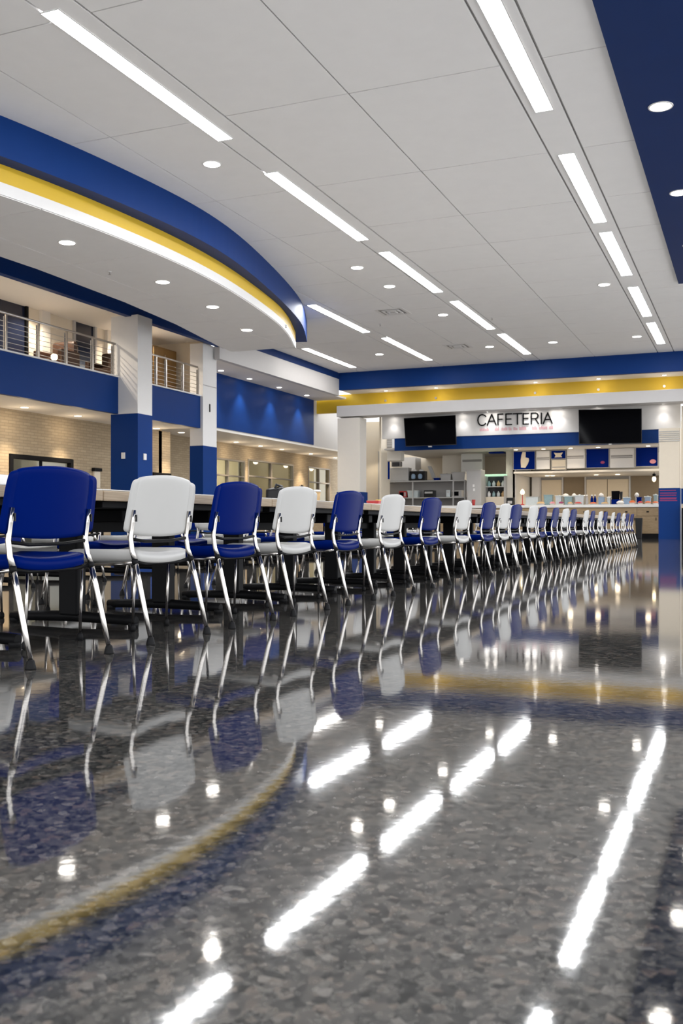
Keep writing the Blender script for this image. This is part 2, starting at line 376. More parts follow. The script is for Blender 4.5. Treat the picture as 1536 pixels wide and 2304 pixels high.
# ================================================================= LAMPS
def spot(x, y, z, energy, angle=1.3, blend=.7, col=(1, .86, .66), tilt=(0, 0), r=.05):
    ld = bpy.data.lights.new('spot', 'SPOT'); ld.energy = energy; ld.spot_size = angle; ld.spot_blend = blend; ld.color = col; ld.shadow_soft_size = r
    o = bpy.data.objects.new('spot_beam', ld); C.objects.link(o); o.location = (x, y, z); o.rotation_euler = (tilt[0], tilt[1], 0); return o
def linear_light(x, y0, y1, label, m='lamp_white'):
    r = world_root('linear_light', (x, (y0+y1)/2, CH), label, 'ceiling light', 'linear lights in the main ceiling')
    fr = MB(); w = .135; t = .02
    for a, b_, c, d in ((x-w-t, y0-t, x-w, y1+t), (x+w, y0-t, x+w+t, y1+t), (x-w, y0-t, x+w, y0), (x-w, y1, x+w, y1+t)): fr.box(a, b_, CH-.012, c, d, CH-.0005)
    part(fr, 'frame', 'lamp_trim', r)
    part(MB().box(x-w, y0, CH-.008, x+w, y1, CH-.001), 'diffuser', m, r)
rowR = [(3.6, 7.6), (9.2, 15.5), (17.47, 21.7), (22.5, 26.6), (28, 32.1), (33.2, 37.2)]
words = ['first', 'second', 'third', 'fourth', 'fifth', 'sixth', 'seventh', 'eighth', 'ninth', 'tenth', 'eleventh', 'twelfth', 'thirteenth', 'fourteenth', 'fifteenth', 'sixteenth', 'seventeenth', 'eighteenth', 'nineteenth', 'twentieth', 'twenty-first', 'twenty-second', 'twenty-third', 'twenty-fourth', 'twenty-fifth']
for i, (a, b_) in enumerate(rowR):
    linear_light(-3.02, a, b_, ['linear ceiling light overhead, seen only mirrored at the floor bottom edge', 'long linear ceiling light cut by the top edge of the photo beside the blue soffit'][i] if i < 2 else 'white linear ceiling light, %s from the top in the right-hand row' % words[i-1])
rowL = [(10.06, 14.57), (16.28, 20.96), (22.09, 26.5), (27.76, 32.2), (33.18, 37.47)]
for i, (a, b_) in enumerate(rowL):
    linear_light(-8.25+.1*max(0, i-1), a, b_, 'white linear ceiling light, %s from the top left in the middle diagonal row' % words[i])
linear_light(-8.25, 4.4, 8.6, 'linear ceiling light at the near end of the middle row, above the picture edge')
linear_light(-12.12, 26.6, 31.1, 'thin linear ceiling light just right of the tip of the curved blue ring')
linear_light(-11.88, 32.3, 37.4, 'linear ceiling light between the two ceiling vents and the left wall ledge')
linear_light(-15.35, 33.1, 37.9, 'leftmost linear ceiling light near the corner of the blue fascia', 'lamp_soft')
def downlight(x, y, z, label, group, r=.12, m='lamp_down'):
    t = world_root('downlight', (x, y, z), label, 'downlight', group)
    ring = MB(); seg = 24
    prof = [(r, z-.001), (r, z-.012), (r+.025, z-.012), (r+.03, z-.001)]
    v = [(x+q*cos(2*pi*k/seg), y+q*sin(2*pi*k/seg), zz) for q, zz in prof for k in range(seg)]
    ring.add(v, [(i*seg+k, i*seg+(k+1)%seg, (i+1)*seg+(k+1)%seg, (i+1)*seg+k) for i in range(3) for k in range(seg)], True)
    part(ring, 'trim_ring', 'lamp_trim', t)
    part(MB().lathe(x, y, [(r, z-.007), (r*.6, z-.009), (.01, z-.009)][::-1], 24), 'lens', m, t)
    return t
gm = 'downlights in the main ceiling'
for x, y, lab in ((-9.04, 15.48, 'nearest round downlight in the white ceiling, left of the middle linear row'), (-9.28, 23.17, 'round downlight left of the third light of the middle linear row'),
                  (-9.19, 25.34, 'round downlight just above the nearer ceiling vent'), (-8.9, 29.45, 'round downlight right of the nearer ceiling vent'),
                  (-13.24, 35.37, 'round downlight between the two leftmost linear lights'), (-8.92, 35.43, 'round downlight right of the farther ceiling vent'),
                  (-6.6, 35.44, 'round downlight right of the last light of the middle linear row'), (-3.69, 35.48, 'round downlight beside the last light of the right-hand row'),
                  (-3.71, 27.42, 'round downlight left of the right-hand row, near the blue soffit end')):
    downlight(x, y, CH, lab, gm, .15)
for i, y in enumerate((7.5, 11.7, 15.91, 20.2, 24.1)):
    downlight(-1.3, y, CH-.06, 'round downlight in the blue soffit, %s' % ['overhead and out of the picture', 'mirrored at the bottom right of the floor', 'the largest at the upper right', 'the one cut by the right picture edge', 'farthest along, a sliver at the right edge'][i], 'downlights in the blue soffit', .16)
gc = 'downlights under the curved ceiling'
for i, (x, y) in enumerate(((-12.3, 9.2), (-12.1, 12.2), (-12.05, 15.2), (-12.06, 18.5), (-12.3, 21.1), (-12.9, 24.0))):
    downlight(x, y, 5.985, 'round downlight under the curved white ceiling, ' + ['the one outside the left edge nearest the viewer', 'just outside the left picture edge', 'largest one, at the far left', 'second from the left', 'third from the left', 'nearest the curved tip'][i], gc, .15); spot(x, y, 5.95, 160, 2.2, .8, (1, .96, .92))
for x, y in ((-9.6, 18.6), (-9.7, 21.6), (-10.1, 24.0), (-10.9, 27.0)):
    pass
# grazing light on the ring
for x, y in ((-9.28, 23.17), (-9.19, 25.34), (-8.9, 29.45), (-9.04, 15.48)):
    spot(x, y, CH-.05, 150, 2.6, .8, (1, .95, .9))
for x, y in ((-8.92, 35.43), (-6.6, 35.44), (-3.69, 35.48), (-13.24, 35.37)): spot(x, y, CH-.05, 80, 2.4, .8, (1, .95, .9))

# vents (square diffusers)
for x, y, lab in ((-10.2, 28.41, 'nearer square air vent in the white ceiling'), (-9.97, 34.89, 'farther square air vent in the white ceiling')):
    r = world_root('ceiling_vent', (x, y, CH), lab, 'air vent', 'square ceiling vents')
    for k, (a, name, m) in enumerate(((.45, 'frame', 'lamp_trim'), )):
        fr = MB()
        for q0, q1, z0 in ((.36, .46, .012), (.22, .27, .03), (.10, .14, .045)):
            fr.box(x-q1, y-q1, CH-z0, x+q1, y-q0, CH-.001).box(x-q1, y+q0, CH-z0, x+q1, y+q1, CH-.001).box(x-q1, y-q0, CH-z0, x-q0, y+q0, CH-.001).box(x+q0, y-q0, CH-z0, x+q1, y+q0, CH-.001)
        part(fr, name, m, r)
    part(MB().box(x-.36, y-.36, CH-.006, x+.36, y+.36, CH-.0015), 'backing', 'grey_metal', r)
# sprinkler heads under the cloud / ceiling
for x, y, z, lab in ((-10.90, 15.0, 6.1, 'small sprinkler head on the curved white band, at the left'), (-11.6, 14.2, 5.985, 'small sprinkler head under the curved ceiling')):
    pass
def sprinkler(x, y, z, lab):
    r = world_root('sprinkler_head', (x, y, z), lab, 'sprinkler', 'sprinkler heads')
    part(MB().lathe(x, y, [(.04, z-.001), (.04, z-.012), (.012, z-.02)][::-1], 12), 'escutcheon', 'lamp_trim', r)
    part(MB().lathe(x, y, [(.008, z-.015), (.01, z-.06), (.03, z-.065), (.03, z-.07)][::-1], 10), 'deflector', 'steel', r)
sprinkler(-12.6, 17.3, 5.985, 'small sprinkler head between two downlights under the curved ceiling')
sprinkler(-11.6, 23.8, 5.985, 'small sprinkler head near the tip of the curved ceiling')
sprinkler(-11.2, 30.0, CH, 'small sprinkler head near the thin linear light by the ring tip')
sprinkler(-15.4, 38.4, CH, 'small dark sprinkler head by the far corner of the blue fascia')
sprinkler(-7.6, 30.5, CH, 'small sprinkler head beyond the nearer vent, right of the middle row')

# wall-side downlights: a spot beam each, plus an added fill point
def fill_point(x, y, z, e, col):  # added fill: bare point light with no fixture of its own
    ld = bpy.data.lights.new('added_fill', 'POINT'); ld.energy = e; ld.color = col; ld.shadow_soft_size = .12
    o = bpy.data.objects.new('warm_glow', ld); C.objects.link(o); o.location = (x, y, z)
def wallcan(x, y, z, lab, grp, e=60, dx=0, a=1.1, r=.1, m='lamp_warm', dz=.03, col=(1, .80, .55), tilt=(0, 0), pt=.035):
    downlight(x, y, z, lab, grp, r, m); spot(x+dx, y, z-dz, e*.7, a, .8, col, tilt); fill_point(x, y, z-.55, e*pt, col)  # last call adds fill below the can to brighten soffit and wall
gl_ = 'downlights in the ledge over the blue panel'
for i, (px, py) in enumerate(((497, 830), (561, 850), (628, 868), (690, 884))):
    X = -17.75; Y = onX(px, X)
    wallcan(X, Y, 6.17, 'small downlight in the ledge over the big blue wall panel, %s from the left' % words[i], gl_, 200, 0, 1.4, .10, 'lamp_down', .03, (1, .93, .85), pt=.004)
gl2 = 'downlights under the blue panel by the windows'
for i, (px, py) in enumerate(((531, 990), (586, 998), (634, 1006), (699, 1017), (754, 1021))):
    X = -20.0; Y = onX(px, X)
    wallcan(X, Y, 4.05, 'warm downlight washing the tan brick over the windows, %s from the left' % words[i], gl2, 420, 0, 1.35, .10, pt=.014)
gl3 = 'downlights under the balcony'
for i, (px, py) in enumerate(((-70, 895), (55, 915), (175, 934), (352, 958), (408, 968))):
    X = -18.35; Y = onX(px, X)
    wallcan(X, Y, 3.80, 'warm downlight under the balcony, ' + ['left of the picture edge', 'first from the left above the doorway', 'second from the left beside the column', 'just right of the big column', 'beside the second column'][i], gl3, 420, 0, 1.35, .11, pt=.014)
# upper corridor lighting
for y in (12, 17, 22, 26.5): spot(-18.2, y, 6.7, 170, 2.6, .6, (1, .86, .68))
for y in (33, 36.5, 41.5, 47.5): fill_point(-22.4, y, 3.0, 55, (1, .88, .62))
for y in (14, 20, 26): fill_point(-20.4, y, 3.2, 25, (1, .88, .7))

# ================================================================= BALCONY RAILINGS AND THINGS
def railing(y0, y1, posts, lab):
    X = -16.93; zt = 5.80; r = world_root('balcony_railing', (X, (y0+y1)/2, 4.87), lab, 'railing')
    part(MB().tube([(X, y0, zt), (X, y1, zt)], .03, 12), 'handrail', 'steel', r)
    for y in posts:
        p = part(MB().box(X-.025, y-.03, 4.87, X+.012, y+.03, zt-.03), 'post', 'steel', r, bevel=.004)
        part(MB().box(X-.045, y-.055, 4.87, X-.026, y-.005, zt-.08), 'post_bracket', 'grey_metal', r)
    for k in range(6):
        z = 4.97 + k*.125; part(MB().tube([(X-.01, y0, z), (X-.01, y1, z)], .008, 6), 'cable', 'steel', r)
rx = lambda px: onX(px, -16.93)
railing(rx(-60), 23.5, [rx(p) for p in (-50, 14, 87, 150, 209, 255)], 'steel balcony railing with cable infill left of the big column')
railing(24.3, 28.05, [rx(p) for p in (352, 374, 412, 446)], 'short steel balcony railing between the two columns')
def armchair(x, y, lab):
    r = world_root('armchair', (x, y, 4.85), lab, 'armchair', 'armchairs on the balcony'); z = 4.85
    part(MB().box(x-.4, y-.4, z+.1, x+.4, y+.4, z+.42), 'seat', 'brown_leather', r, bevel=.05)
    part(MB().box(x-.4, y+.25, z+.4, x+.4, y+.45, z+.98), 'backrest', 'brown_leather', r, bevel=.07)
    for s in (-1, 1):
        part(MB().box(x+s*.42-.08, y-.42, z+.1, x+s*.42+.08, y+.4, z+.65), 'armrest', 'brown_leather', r, bevel=.04)
        for q in (-1, 1): part(MB().box(x+s*.35-.03, y+q*.33-.03, z, x+s*.35+.03, y+q*.33+.03, z+.1), 'leg', 'black_metal', r)
armchair(-18.2, onX(128, -18.2), 'dark brown armchair behind the balcony railing between two dark doorways')
armchair(-18.0, onX(240, -18.0), 'dark brown armchair behind the railing just left of the big column')
x, y = -17.7, onX(122, -17.7)
r = world_root('table_lamp', (x, y, 4.85), 'small glowing floor lamp beside the balcony armchair', 'lamp')
part(MB().lathe(x, y, [(.12, 4.85), (.12, 4.88), (.02, 4.9), (.015, 5.12)], 14), 'base', 'black_metal', r)
part(MB().lathe(x, y, [(.05, 5.12), (.09, 5.16), (.09, 5.24), (.05, 5.28)], 14), 'lamp_shade', 'warm_glow', r)
y0, y1 = 27.0, 28.45
r = world_root('wooden_cabinet', (-18.3, (y0+y1)/2, 4.85), 'tall ochre wooden cabinet on the balcony by the second column', 'cabinet')
part(MB().box(-18.6, y0, 4.85, -18.0, y1, 6.45), 'body', 'ochre_wood', r, bevel=.01)
part(MB().box(-18.0, y0+.05, 4.95, -17.97, (y0+y1)/2-.01, 6.4), 'door', 'ochre_wood', r)
part(MB().box(-18.0, (y0+y1)/2+.01, 4.95, -17.97, y1-.05, 6.4), 'door', 'ochre_wood', r)
part(MB().tube([(-17.93, (y0+y1)/2-.08, 5.9), (-17.93, (y0+y1)/2-.08, 6.2)], .02, 8), 'handle', 'chrome', r)
# security camera and brick fixtures
x, y = XB+.1, onX(679, XB+.1); z = ht(1094, x, y)
r = world_root('security_camera', (x, y, z), 'small black dome camera on the brick between the windows', 'camera')
part(MB().box(XB+.002, y-.08, z-.06, XB+.05, y+.08, z+.06), 'mount', 'bright_white', r)
part(MB().lathe(x, y, [(.02, z-.1), (.075, z-.05), (.09, z), (.07, z+.05), (.02, z+.07)], 14), 'dome', 'black_plastic', r)
y = onX(214, XC); z = ht(1062, XC, y)
r = world_root('wall_dispenser', (XC+.05, y, z), 'small grey metal dispenser on the brick left of the big column', 'dispenser')
part(MB().box(XC+.002, y-.14, z-.5, XC+.08, y+.16, z+.02), 'body', 'cream_paint', r, bevel=.01)
part(MB().box(XC+.002, y-.18, z+.021, XC+.12, y+.2, z+.12), 'cover', 'black_metal', r)

# ================================================================= CHAIRS
QA = [0,10,20,28,34,38,40.5,42,43,44,45,46,47,48,49.5,52,56,62,70,80]
ANG = [radians(90*k+a) for k in range(4) for a in QA]
def shell_mesh(w, zs, off, thick, bulge, rad, nY=14, nZ=12, cx=0.0, lean=.17, squash=.03):
    """curved rounded-rectangle shell in the YZ plane; front is -x"""
    z0, z1 = zs; mb = MB(); hw = w/2; hz = (z1-z0)/2; zc = (z0+z1)/2
    P = []
    n = 18
    rings = 9; seg = len(ANG); V = []
    for side in (0, 1):
        for i in range(rings+1):
            q = i/rings
            for k in range(seg):
                a = ANG[k]
                c, s = cos(a), sin(a)
                rr = (abs(c)**n+abs(s)**n)**(-1/n)
                u = q*rr*c; v = q*rr*s
                wy_ = hw*(1-squash*v*(1 if v < 0 else .0))*(1 - (.05*v*v if v > 0 else 0))
                y = u*wy_; z = zc+v*hz
                if v < 0: z -= .016*(1-u*u)*(-v)
                else: z += .022*(1-u*u)*v
                x = off + lean*(z-zc) - bulge*(u*u) - .05*bulge*0
                edge = max(0, (q-.88)/.12)
                th = thick*(1-.55*edge**2)
                x += (th/2 if side else -th/2)
                V.append((x, y, z))
    tot = (rings+1)*seg; f = []
    for side in (0, 1):
        o = side*tot
        for i in range(rings):
            for k in range(seg):
                a = o+i*seg+k; b_ = o+i*seg+(k+1)%seg
                q = (a, b_, b_+seg, a+seg)
                f.append(q if not side else q[::-1])
    for k in range(seg):
        a = rings*seg+k; b_ = rings*seg+(k+1)%seg
        f.append((a, b_, b_+tot, a+tot))
    mb.add(V, f, True); return mb
def seat_mesh():
    mb = MB(); seg = len(ANG); rings = 9; V = []; n = 15
    for side in (0, 1):
        for i in range(rings+1):
            q = i/rings
            for k in range(seg):
                a = ANG[k]; c, s = cos(a), sin(a); rr = (abs(c)**n+abs(s)**n)**(-1/n)
                u, v = q*rr*c, q*rr*s
                y = u*.245*(1-.04*v); x = -.325 + v*.225
                zt = .474 - .012*(1-u*u)*(1-.5*abs(v)) + .012*u*u
                if v < -.7: zt -= .10*(-v-.7)**1.5
                if v > .8: zt -= .05*(v-.8)
                edge = max(0, (q-.86)/.14)
                th = .064*(1-.25*edge**2)
                z = zt-(.0 if side else th) - (.006*edge**2 if side else 0)
                V.append((x, y, z))
    tot = (rings+1)*seg; f = []
    for side in (0, 1):
        o = side*tot
        for i in range(rings):
            for k in range(seg):
                a = o+i*seg+k; b_ = o+i*seg+(k+1)%seg; f.append((a, b_, b_+seg, a+seg) if side else (a+seg, b_+seg, b_, a))
    for k in range(seg):
        a = rings*seg+k; b_ = rings*seg+(k+1)%seg; f.append((a, b_, b_+tot, a+tot))
    mb.add(V, f, True); return mb
def make_chair(plastic):
    """faces -x; origin on the floor under the line of the rear feet, mid width"""
    r = bpy.data.objects.new('stacking_chair', None); C.objects.link(r); r.empty_display_size = .1
    seat_mesh().build('seat', plastic, r)
    # rear shell and thinner inner shell
    shell_mesh(.532, (.562, .850), -.096, .014, .022, .06).build('backrest', plastic, r)
    shell_mesh(.618, (.575, .838), -.122, .010, -.010, .06).build('backrest_lining', plastic, r)
    for s in (-1, 1):
        y = s*.27
        lg = MB().tube([(0, y, .03), (-.035, y*.995, .17), (-.075, y*.985, .33), (-.100, y*.975, .425)], [.0115, .0128, .0138, .0140], 14)
        lo = lg.build('leg', 'chrome', r)
        MB().lathe(0, y, [(.0235, 0), (.023, .006), (.0165, .034), (.0135, .04)], 16).build('foot_cap', 'rubber', lo)
        up = MB().tube([(-.100, y*.975, .425), (-.118, y*.97, .47), (-.130, y*.965, .545), (-.118, y*.962, .62), (-.108, y*.960, .685)], [.0140, .0135, .0128, .0120, .0105], 12)
        uo = up.build('upright', 'chrome', r)
        MB().box(-.099, y*.960-.004, .625, -.0915, y*.960+.004, .66).build('slot', 'black_plastic', uo)
        MB().tube([(-.098, y*.975, .408), (-.103, y*.975, .430)], .0165, 14).build('collar', 'rubber', r)
        yf = s*.235
        fl = MB().tube([(-.470, yf, .03), (-.462, yf, .22), (-.452, yf*.99, .400)], .0082, 10).build('leg', 'chrome', r)
        MB().lathe(-.470, yf, [(.012, 0), (.017, .005), (.017, .026), (.010, .040)], 12).build('foot_cap', 'rubber', fl)
        MB().tube([(-.098, y*.97, .418), (-.20, yf*1.02, .405), (-.452, yf*.99, .400)], .009, 10).build('side_rail', 'chrome', r)
    fr = MB().tube([(-.105, -.262, .418), (-.120, -.15, .405), (-.120, .15, .405), (-.105, .262, .418)], .010, 8).tube([(-.452, -.232, .400), (-.452, .232, .400)], .010, 8)
    for yy_ in (-.08, .08): fr.tube([(-.12, yy_, .408), (-.45, yy_, .405)], .007, 6)
    fr.build('seat_frame', 'black_metal', r)
    MB().tube([(-.128, -.25, .535), (-.14, -.12, .522), (-.14, .12, .522), (-.128, .25, .535)], .0085, 8).build('lumbar_bar', 'black_metal', r)
    return r
protoB = make_chair('blue_plastic'); protoW = make_chair('white_plastic'); used = {}
def put_chair(kind, x, y, rz, label, group):
    p = protoB if kind == 'B' else protoW
    if kind not in used: used[kind] = 1; o = p
    else: o = copy_tree(p)
    o.location = (x, y, 0); o.rotation_euler = (0, 0, rz); tag(o, label, 'chair', group); return o
kinds = 'BWBWBWBWBWBWBBWBWBWBWBWBB'
tops = [211, 434, 588, 710, 818, 910, 992, 1061.6, 1114.7, 1149.8, 1173.7, 1210.4, 1231, 1258.8, 1280.7, 1297.5, 1325.6, 1339.7, 1356.5, 1367.4, 1383.8, 1396, 1407, 1415.5, 1425.6]
rows = [onX(t, -2.885)-.27 for t in tops]
nb = {'B': 0, 'W': 0}
for i, (k, y) in enumerate(zip(kinds, rows)):
    col = 'blue' if k == 'B' else 'white'; nb[k] += 1
    lab = ('large blue plastic chair nearest the viewer at the left edge, aisle row' if i == 0 else
           'last blue chair at the far end of the aisle row, by the serving counter' if i == 24 else
           '%s plastic chair with chrome legs, %s %s one from the front of the aisle row' % (col, words[nb[k]-1], col))
    put_chair(k, -2.80, y, random.uniform(-.02, .02), lab, 'chairs along the aisle side of the long tables')
# opposite side, facing the aisle
opp = 'WBWBBWBWBWBWBWBWBW'
nb = {'B': 0, 'W': 0}
for i, k in enumerate(opp):
    y = 3.2+i*1.02; nb[k] += 1; col = 'blue' if k == 'B' else 'white'
    put_chair(k, -4.98, y, pi+random.uniform(-.05, .05), '%s chair across the long table facing the aisle, %s %s one from the front' % (col, words[nb[k]-1], col), 'chairs on the far side of the long tables')
nb = {'B': 0, 'W': 0}
for i, k in enumerate('BWBWWBWBWBBWBW'):
    y = 5.0+i*1.12; nb[k] += 1; col = 'blue' if k == 'B' else 'white'
    put_chair(k, -6.35, y, random.uniform(-.05, .05), '%s chair at the second line of tables, %s %s one from the front, mostly hidden' % (col, words[nb[k]-1], col), 'chairs at the second line of tables')

# ================================================================= TABLES
def make_table(L=1.99):
    r = bpy.data.objects.new('dining_table', None); C.objects.link(r); r.empty_display_size = .1
    tp = MB().box(-1.2, -L/2, .738, 0, L/2, .792).build('tabletop', 'oak_edge', r, bevel=.004)
    MB().box(-1.196, -L/2+.004, .793, -.004, L/2-.004, .800).build('laminate_surface', 'table_laminate', tp, bevel=.002)
    MB().box(-1.12, -L/2+.05, .700, -.05, L/2-.05, .737).build('underframe', 'black_metal', r, bevel=.004)
    for s in (-1, 1):
        y = s*L/4
        pd = MB().box(-.67, y-.045, .06, -.53, y+.045, .70).build('pedestal', 'black_metal', r, bevel=.012)
        MB().box(-1.0, y-.05, .62, -.2, y+.05, .70).build('bracket', 'black_metal', pd, bevel=.01)
        ft = MB().tube([(-1.06, y, .040), (-.95, y, .045), (-.6, y, .055), (-.25, y, .045), (-.14, y, .040)], [.028, .030, .034, .030, .028], 14, flat=1.0)
        fo = ft.build('foot', 'black_metal', r)
        for q in (-.16, -1.04): MB().lathe(q, y, [(.03, 0), (.032, .02), (.03, .03)], 12).build('glide', 'rubber', fo)
    MB().box(-.62, -L/4, .56, -.58, L/4, .699).build('modesty_panel', 'black_metal', r, bevel=.004)
    return r
tb = make_table(); first = True
for line, (X, Y0, n_) in enumerate(((-3.2, 3.34, 13), (-6.75, 3.34, 11))):
    for i in range(n_):
        o = tb if first else copy_tree(tb); first = False
        o.location = (X, Y0+2*i, 0)
        tag(o, 'long pale wood-edged table on black pedestals, %s from the front in the %s' % (words[i], ['row beside the aisle chairs', 'second line behind']), 'table', 'tables set end to end') if 0 else \
        tag(o, 'wood-edged table on black pedestals, %s from the front %s' % (words[i], ['along the aisle chairs', 'in the second line, mostly hidden'][line]), 'table', 'tables set end to end along the aisle' if line == 0 else 'tables of the second line')
TZ = .8005
def cup(x, y, lab, m='paper_white', h=.13, r_=.045, z=TZ):
    t = world_root('cup', (x, y, z), lab, 'cup')
    part(MB().lathe(x, y, [(r_*.72, z), (r_, z+h*.85)], 18), 'body', m, t)
    part(MB().lathe(x, y, [(r_*1.08, z+h*.855), (r_*1.1, z+h*.93), (r_*.9, z+h)], 18), 'lid', 'bright_white', t)
cup(-3.75, onX(711, -3.75), 'lidded paper cup on the long table behind the second white chair', 'tan_food', .13, .042)
y = onX(628, -3.9)
r = world_root('shoulder_bag', (-3.9, y, TZ), 'slumped black bag lying on the long table right of the second blue chair', 'bag')
part(shell_mesh(.26, (TZ+.018, TZ+.12), -3.9+0, .12, .02, .06, lean=0), 'body', 'black_plastic', r)
r.children[0].location = (0, y, 0) if False else r.children[0].location
for v in r.children[0].data.vertices: v.co.y += y
part(MB().tube([(-3.9, y-.10, TZ+.11), (-3.9, y-.06, TZ+.16), (-3.9, y+.05, TZ+.15), (-3.9, y+.1, TZ+.11)], .012, 8), 'strap', 'black_plastic', r)
y = onX(848, -3.8)
r = world_root('condiment_basket', (-3.8, y, TZ), 'low red basket with yellow packets on the table left of the third white chair', 'basket')
part(MB().taper(-3.8, y-.06, TZ, TZ+.065, .06, .07, .075, .09), 'body', 'red_plastic', r, bevel=.008)
part(MB().taper(-3.8, y+.10, TZ, TZ+.08, .035, .035, .045, .05), 'packets', 'yellow_plastic', r, bevel=.01)
y = onX(15, -3.6)
r = world_root('paper_roll', (-3.6, y, TZ), 'white paper bundle on the table behind the nearest blue chair', 'paper')
part(MB().tube([(-3.6, y-.14, TZ+.035), (-3.6, y+.10, TZ+.035)], .035, 20), 'roll', 'paper_white', r)
part(MB().box(-3.68, y-.18, TZ+.0005, -3.52, y+.16, TZ+.003), 'sheet', 'paper_white', r)

# ================================================================= SERVERY
YC = 42.4
def bx(px0, px1, Y, z0, z1, d): return MB().box(onY(px0, Y), Y, z0, onY(px1, Y), Y+d, z1)
def zz(py, px, Y): return ht(py, onY(px, Y), Y)
# pillar left, recess, right pillar and end wall
p = struct(bx(759, 809, 39.85, zz(1107, 785, 39.85), 5.27, .8), 'pillar', 'warm_white', bevel=.008)
bx(757, 811, 39.83, 0, zz(1107, 785, 39.83), .85).build('pillar_base_paint', 'blue_paint', p)
struct(bx(795, 862, 43.0, 0, 5.4, .2), 'wall_recess', 'cream_paint')
struct(MB().box(onY(853, 41.8), 41.8, 0, onY(857, 41.8), 42.98, 5.45), 'wall_recess_side', 'cream_paint')
struct(bx(850, 854, 42.96, 1.5, 4.0, .04), 'trim_4', 'grey_light')
YP = 40.6
zt = zz(963, 1505, YP)
p = struct(bx(1482, 1528, YP, zz(1098, 1505, YP), zt, .8), 'pillar', 'cream_paint', bevel=.006)
bx(1481, 1529, YP-.01, 0, zz(1098, 1505, YP), .82).build('pillar_base_paint', 'blue_paint', p)
vg = MB()
for k in range(6): vg.add(*(lambda b_: (b_.v, b_.f))(bx(1481.5, 1529, YP-.03, zz(993, 1505, YP)+k*.075, zz(993, 1505, YP)+k*.075+.03, .03)))
vg.build('grille_slats', 'grey_light', p)
pk = MB()
for py, px1 in ((1103, 1520), (1109, 1522), (1114, 1521), (1120, 1522), (1122, 1521), (1126, 1523)): pk.add(*(lambda b_: (b_.v, b_.f))(bx(1484, px1, YP-.014, zz(py+1.2, 1505, YP), zz(py-.6, 1505, YP), .004)))
pk.build('printed_lines', 'magenta_print', p)
struct(bx(1532, 1800, 40.9, 0, 5.27, .2), 'wall_end', 'cream_paint')
struct(bx(1532, 1700, 40.87, 1.4, 2.0, .03), 'trim_5', 'blue_paint')
r = world_root('side_counter', (onY(1600, 40.2), 40.2, 0), 'wood-topped side counter cut by the right picture edge beyond the blue pillar', 'counter')
part(MB().box(onY(1532, 40.1), 40.1, 1.22, onY(1700, 40.1), 40.85, 1.32), 'worktop', 'oak_edge', r)
part(MB().box(onY(1533, 40.2), 40.2, 0, onY(1700, 40.2), 40.85, 1.22), 'body', 'black_metal', r)

# sign board, blue strip, soffit, menu boards
YS = 41.7
zs0, zs1 = zz(976, 1190, YS), 5.46
sg = world_root('cafeteria_sign', (onY(1190, YS), YS, zs0), 'long white sign board reading CAFETERIA above the serving counter', 'sign')
part(bx(859, 1531, YS, zs0, zs1-.002, .15), 'board', 'bright_white', sg, bevel=.005)
strokes = {'C': [[(.93,.82),(.8,.94),(.6,1),(.4,1),(.2,.92),(.06,.74),(0,.5),(.06,.26),(.2,.08),(.4,0),(.6,0),(.8,.06),(.93,.18)]],
 'A': [[(0,0),(.5,1),(1,0)], [(.2,.36),(.8,.36)]], 'F': [[(0,0),(0,1),(1,1)], [(0,.52),(.85,.52)]], 'E': [[(1,0),(0,0),(0,1),(1,1)], [(0,.52),(.88,.52)]],
 'T': [[(0,1),(1,1)], [(.5,1),(.5,0)]], 'R': [[(0,0),(0,1),(.6,1),(.85,.92),(.95,.74),(.85,.56),(.6,.48),(0,.48)], [(.55,.48),(1,0)]], 'I': [[(.5,0),(.5,1)]]}
for ch, a, b_ in (('C',1075,1094),('A',1096,1116),('F',1120,1131),('E',1138,1151),('T',1154,1174),('E',1177,1189),('R',1195,1211),('I',1216,1219),('A',1222,1242)):
    x0, x1 = onY(a, YS), onY(b_, YS); px = (a+b_)/2; z0 = zz(957.5-(px-1075)*.03, px, YS); z1 = zz(933.5-(px-1075)*.03, px, YS)
    mb = MB(); th = .026
    for st in strokes[ch]:
        Q = [Vector((x0+u*(x1-x0), z0+v*(z1-z0))) for u, v in st]
        for q0, q1 in zip(Q, Q[1:]):
            d = (q1-q0).normalized(); nn = Vector((-d.y, d.x))*th; e = d*th*.6; a0, a1 = q0-e, q1+e
            c4 = [a0+nn, a1+nn, a1-nn, a0-nn]
            mb.add([(c.x, YS-.04, c.y) for c in c4]+[(c.x, YS-.001, c.y) for c in c4], [(0,1,2,3),(7,6,5,4),(0,4,5,1),(1,5,6,2),(2,6,7,3),(3,7,4,0)])
    part(mb, 'letter', 'black_metal', sg)
mb = MB(); rnd = random.Random(3)
for a, b_ in ((1079, 1099), (1113, 1122), (1128, 1141), (1144, 1150), (1155, 1165), (1168, 1184), (1197, 1208), (1213, 1232), (1235, 1243)):
    q = a
    while q < b_-1:
        z0 = zz(970.5-(q-1075)*.03, q, YS); hh = rnd.uniform(.09, .15); mb.add(*(lambda bb: (bb.v, bb.f))(bx(q, q+1.3, YS-.004, z0, z0+hh, .003))); q += 2.3
part(mb, 'small_lettering', 'pink_print', sg)
struct(bx(887, 1481, YS+.02, zz(1005, 1190, YS), zs0-.001, .12), 'band_blue', 'blue_paint')
zso = zz(1005, 1190, YS)
struct(MB().box(onY(1150, YS), YS+.1, zso-.03, onY(1482, YS), 43.6, zso+.03), 'soffit_servery', 'warm_white')
struct(MB().box(onY(862, YS), YS+.14, zso+.05, onY(1482, YS), 49, zso+.12), 'ceiling_kitchen', 'grey_paint')
YM = 43.5
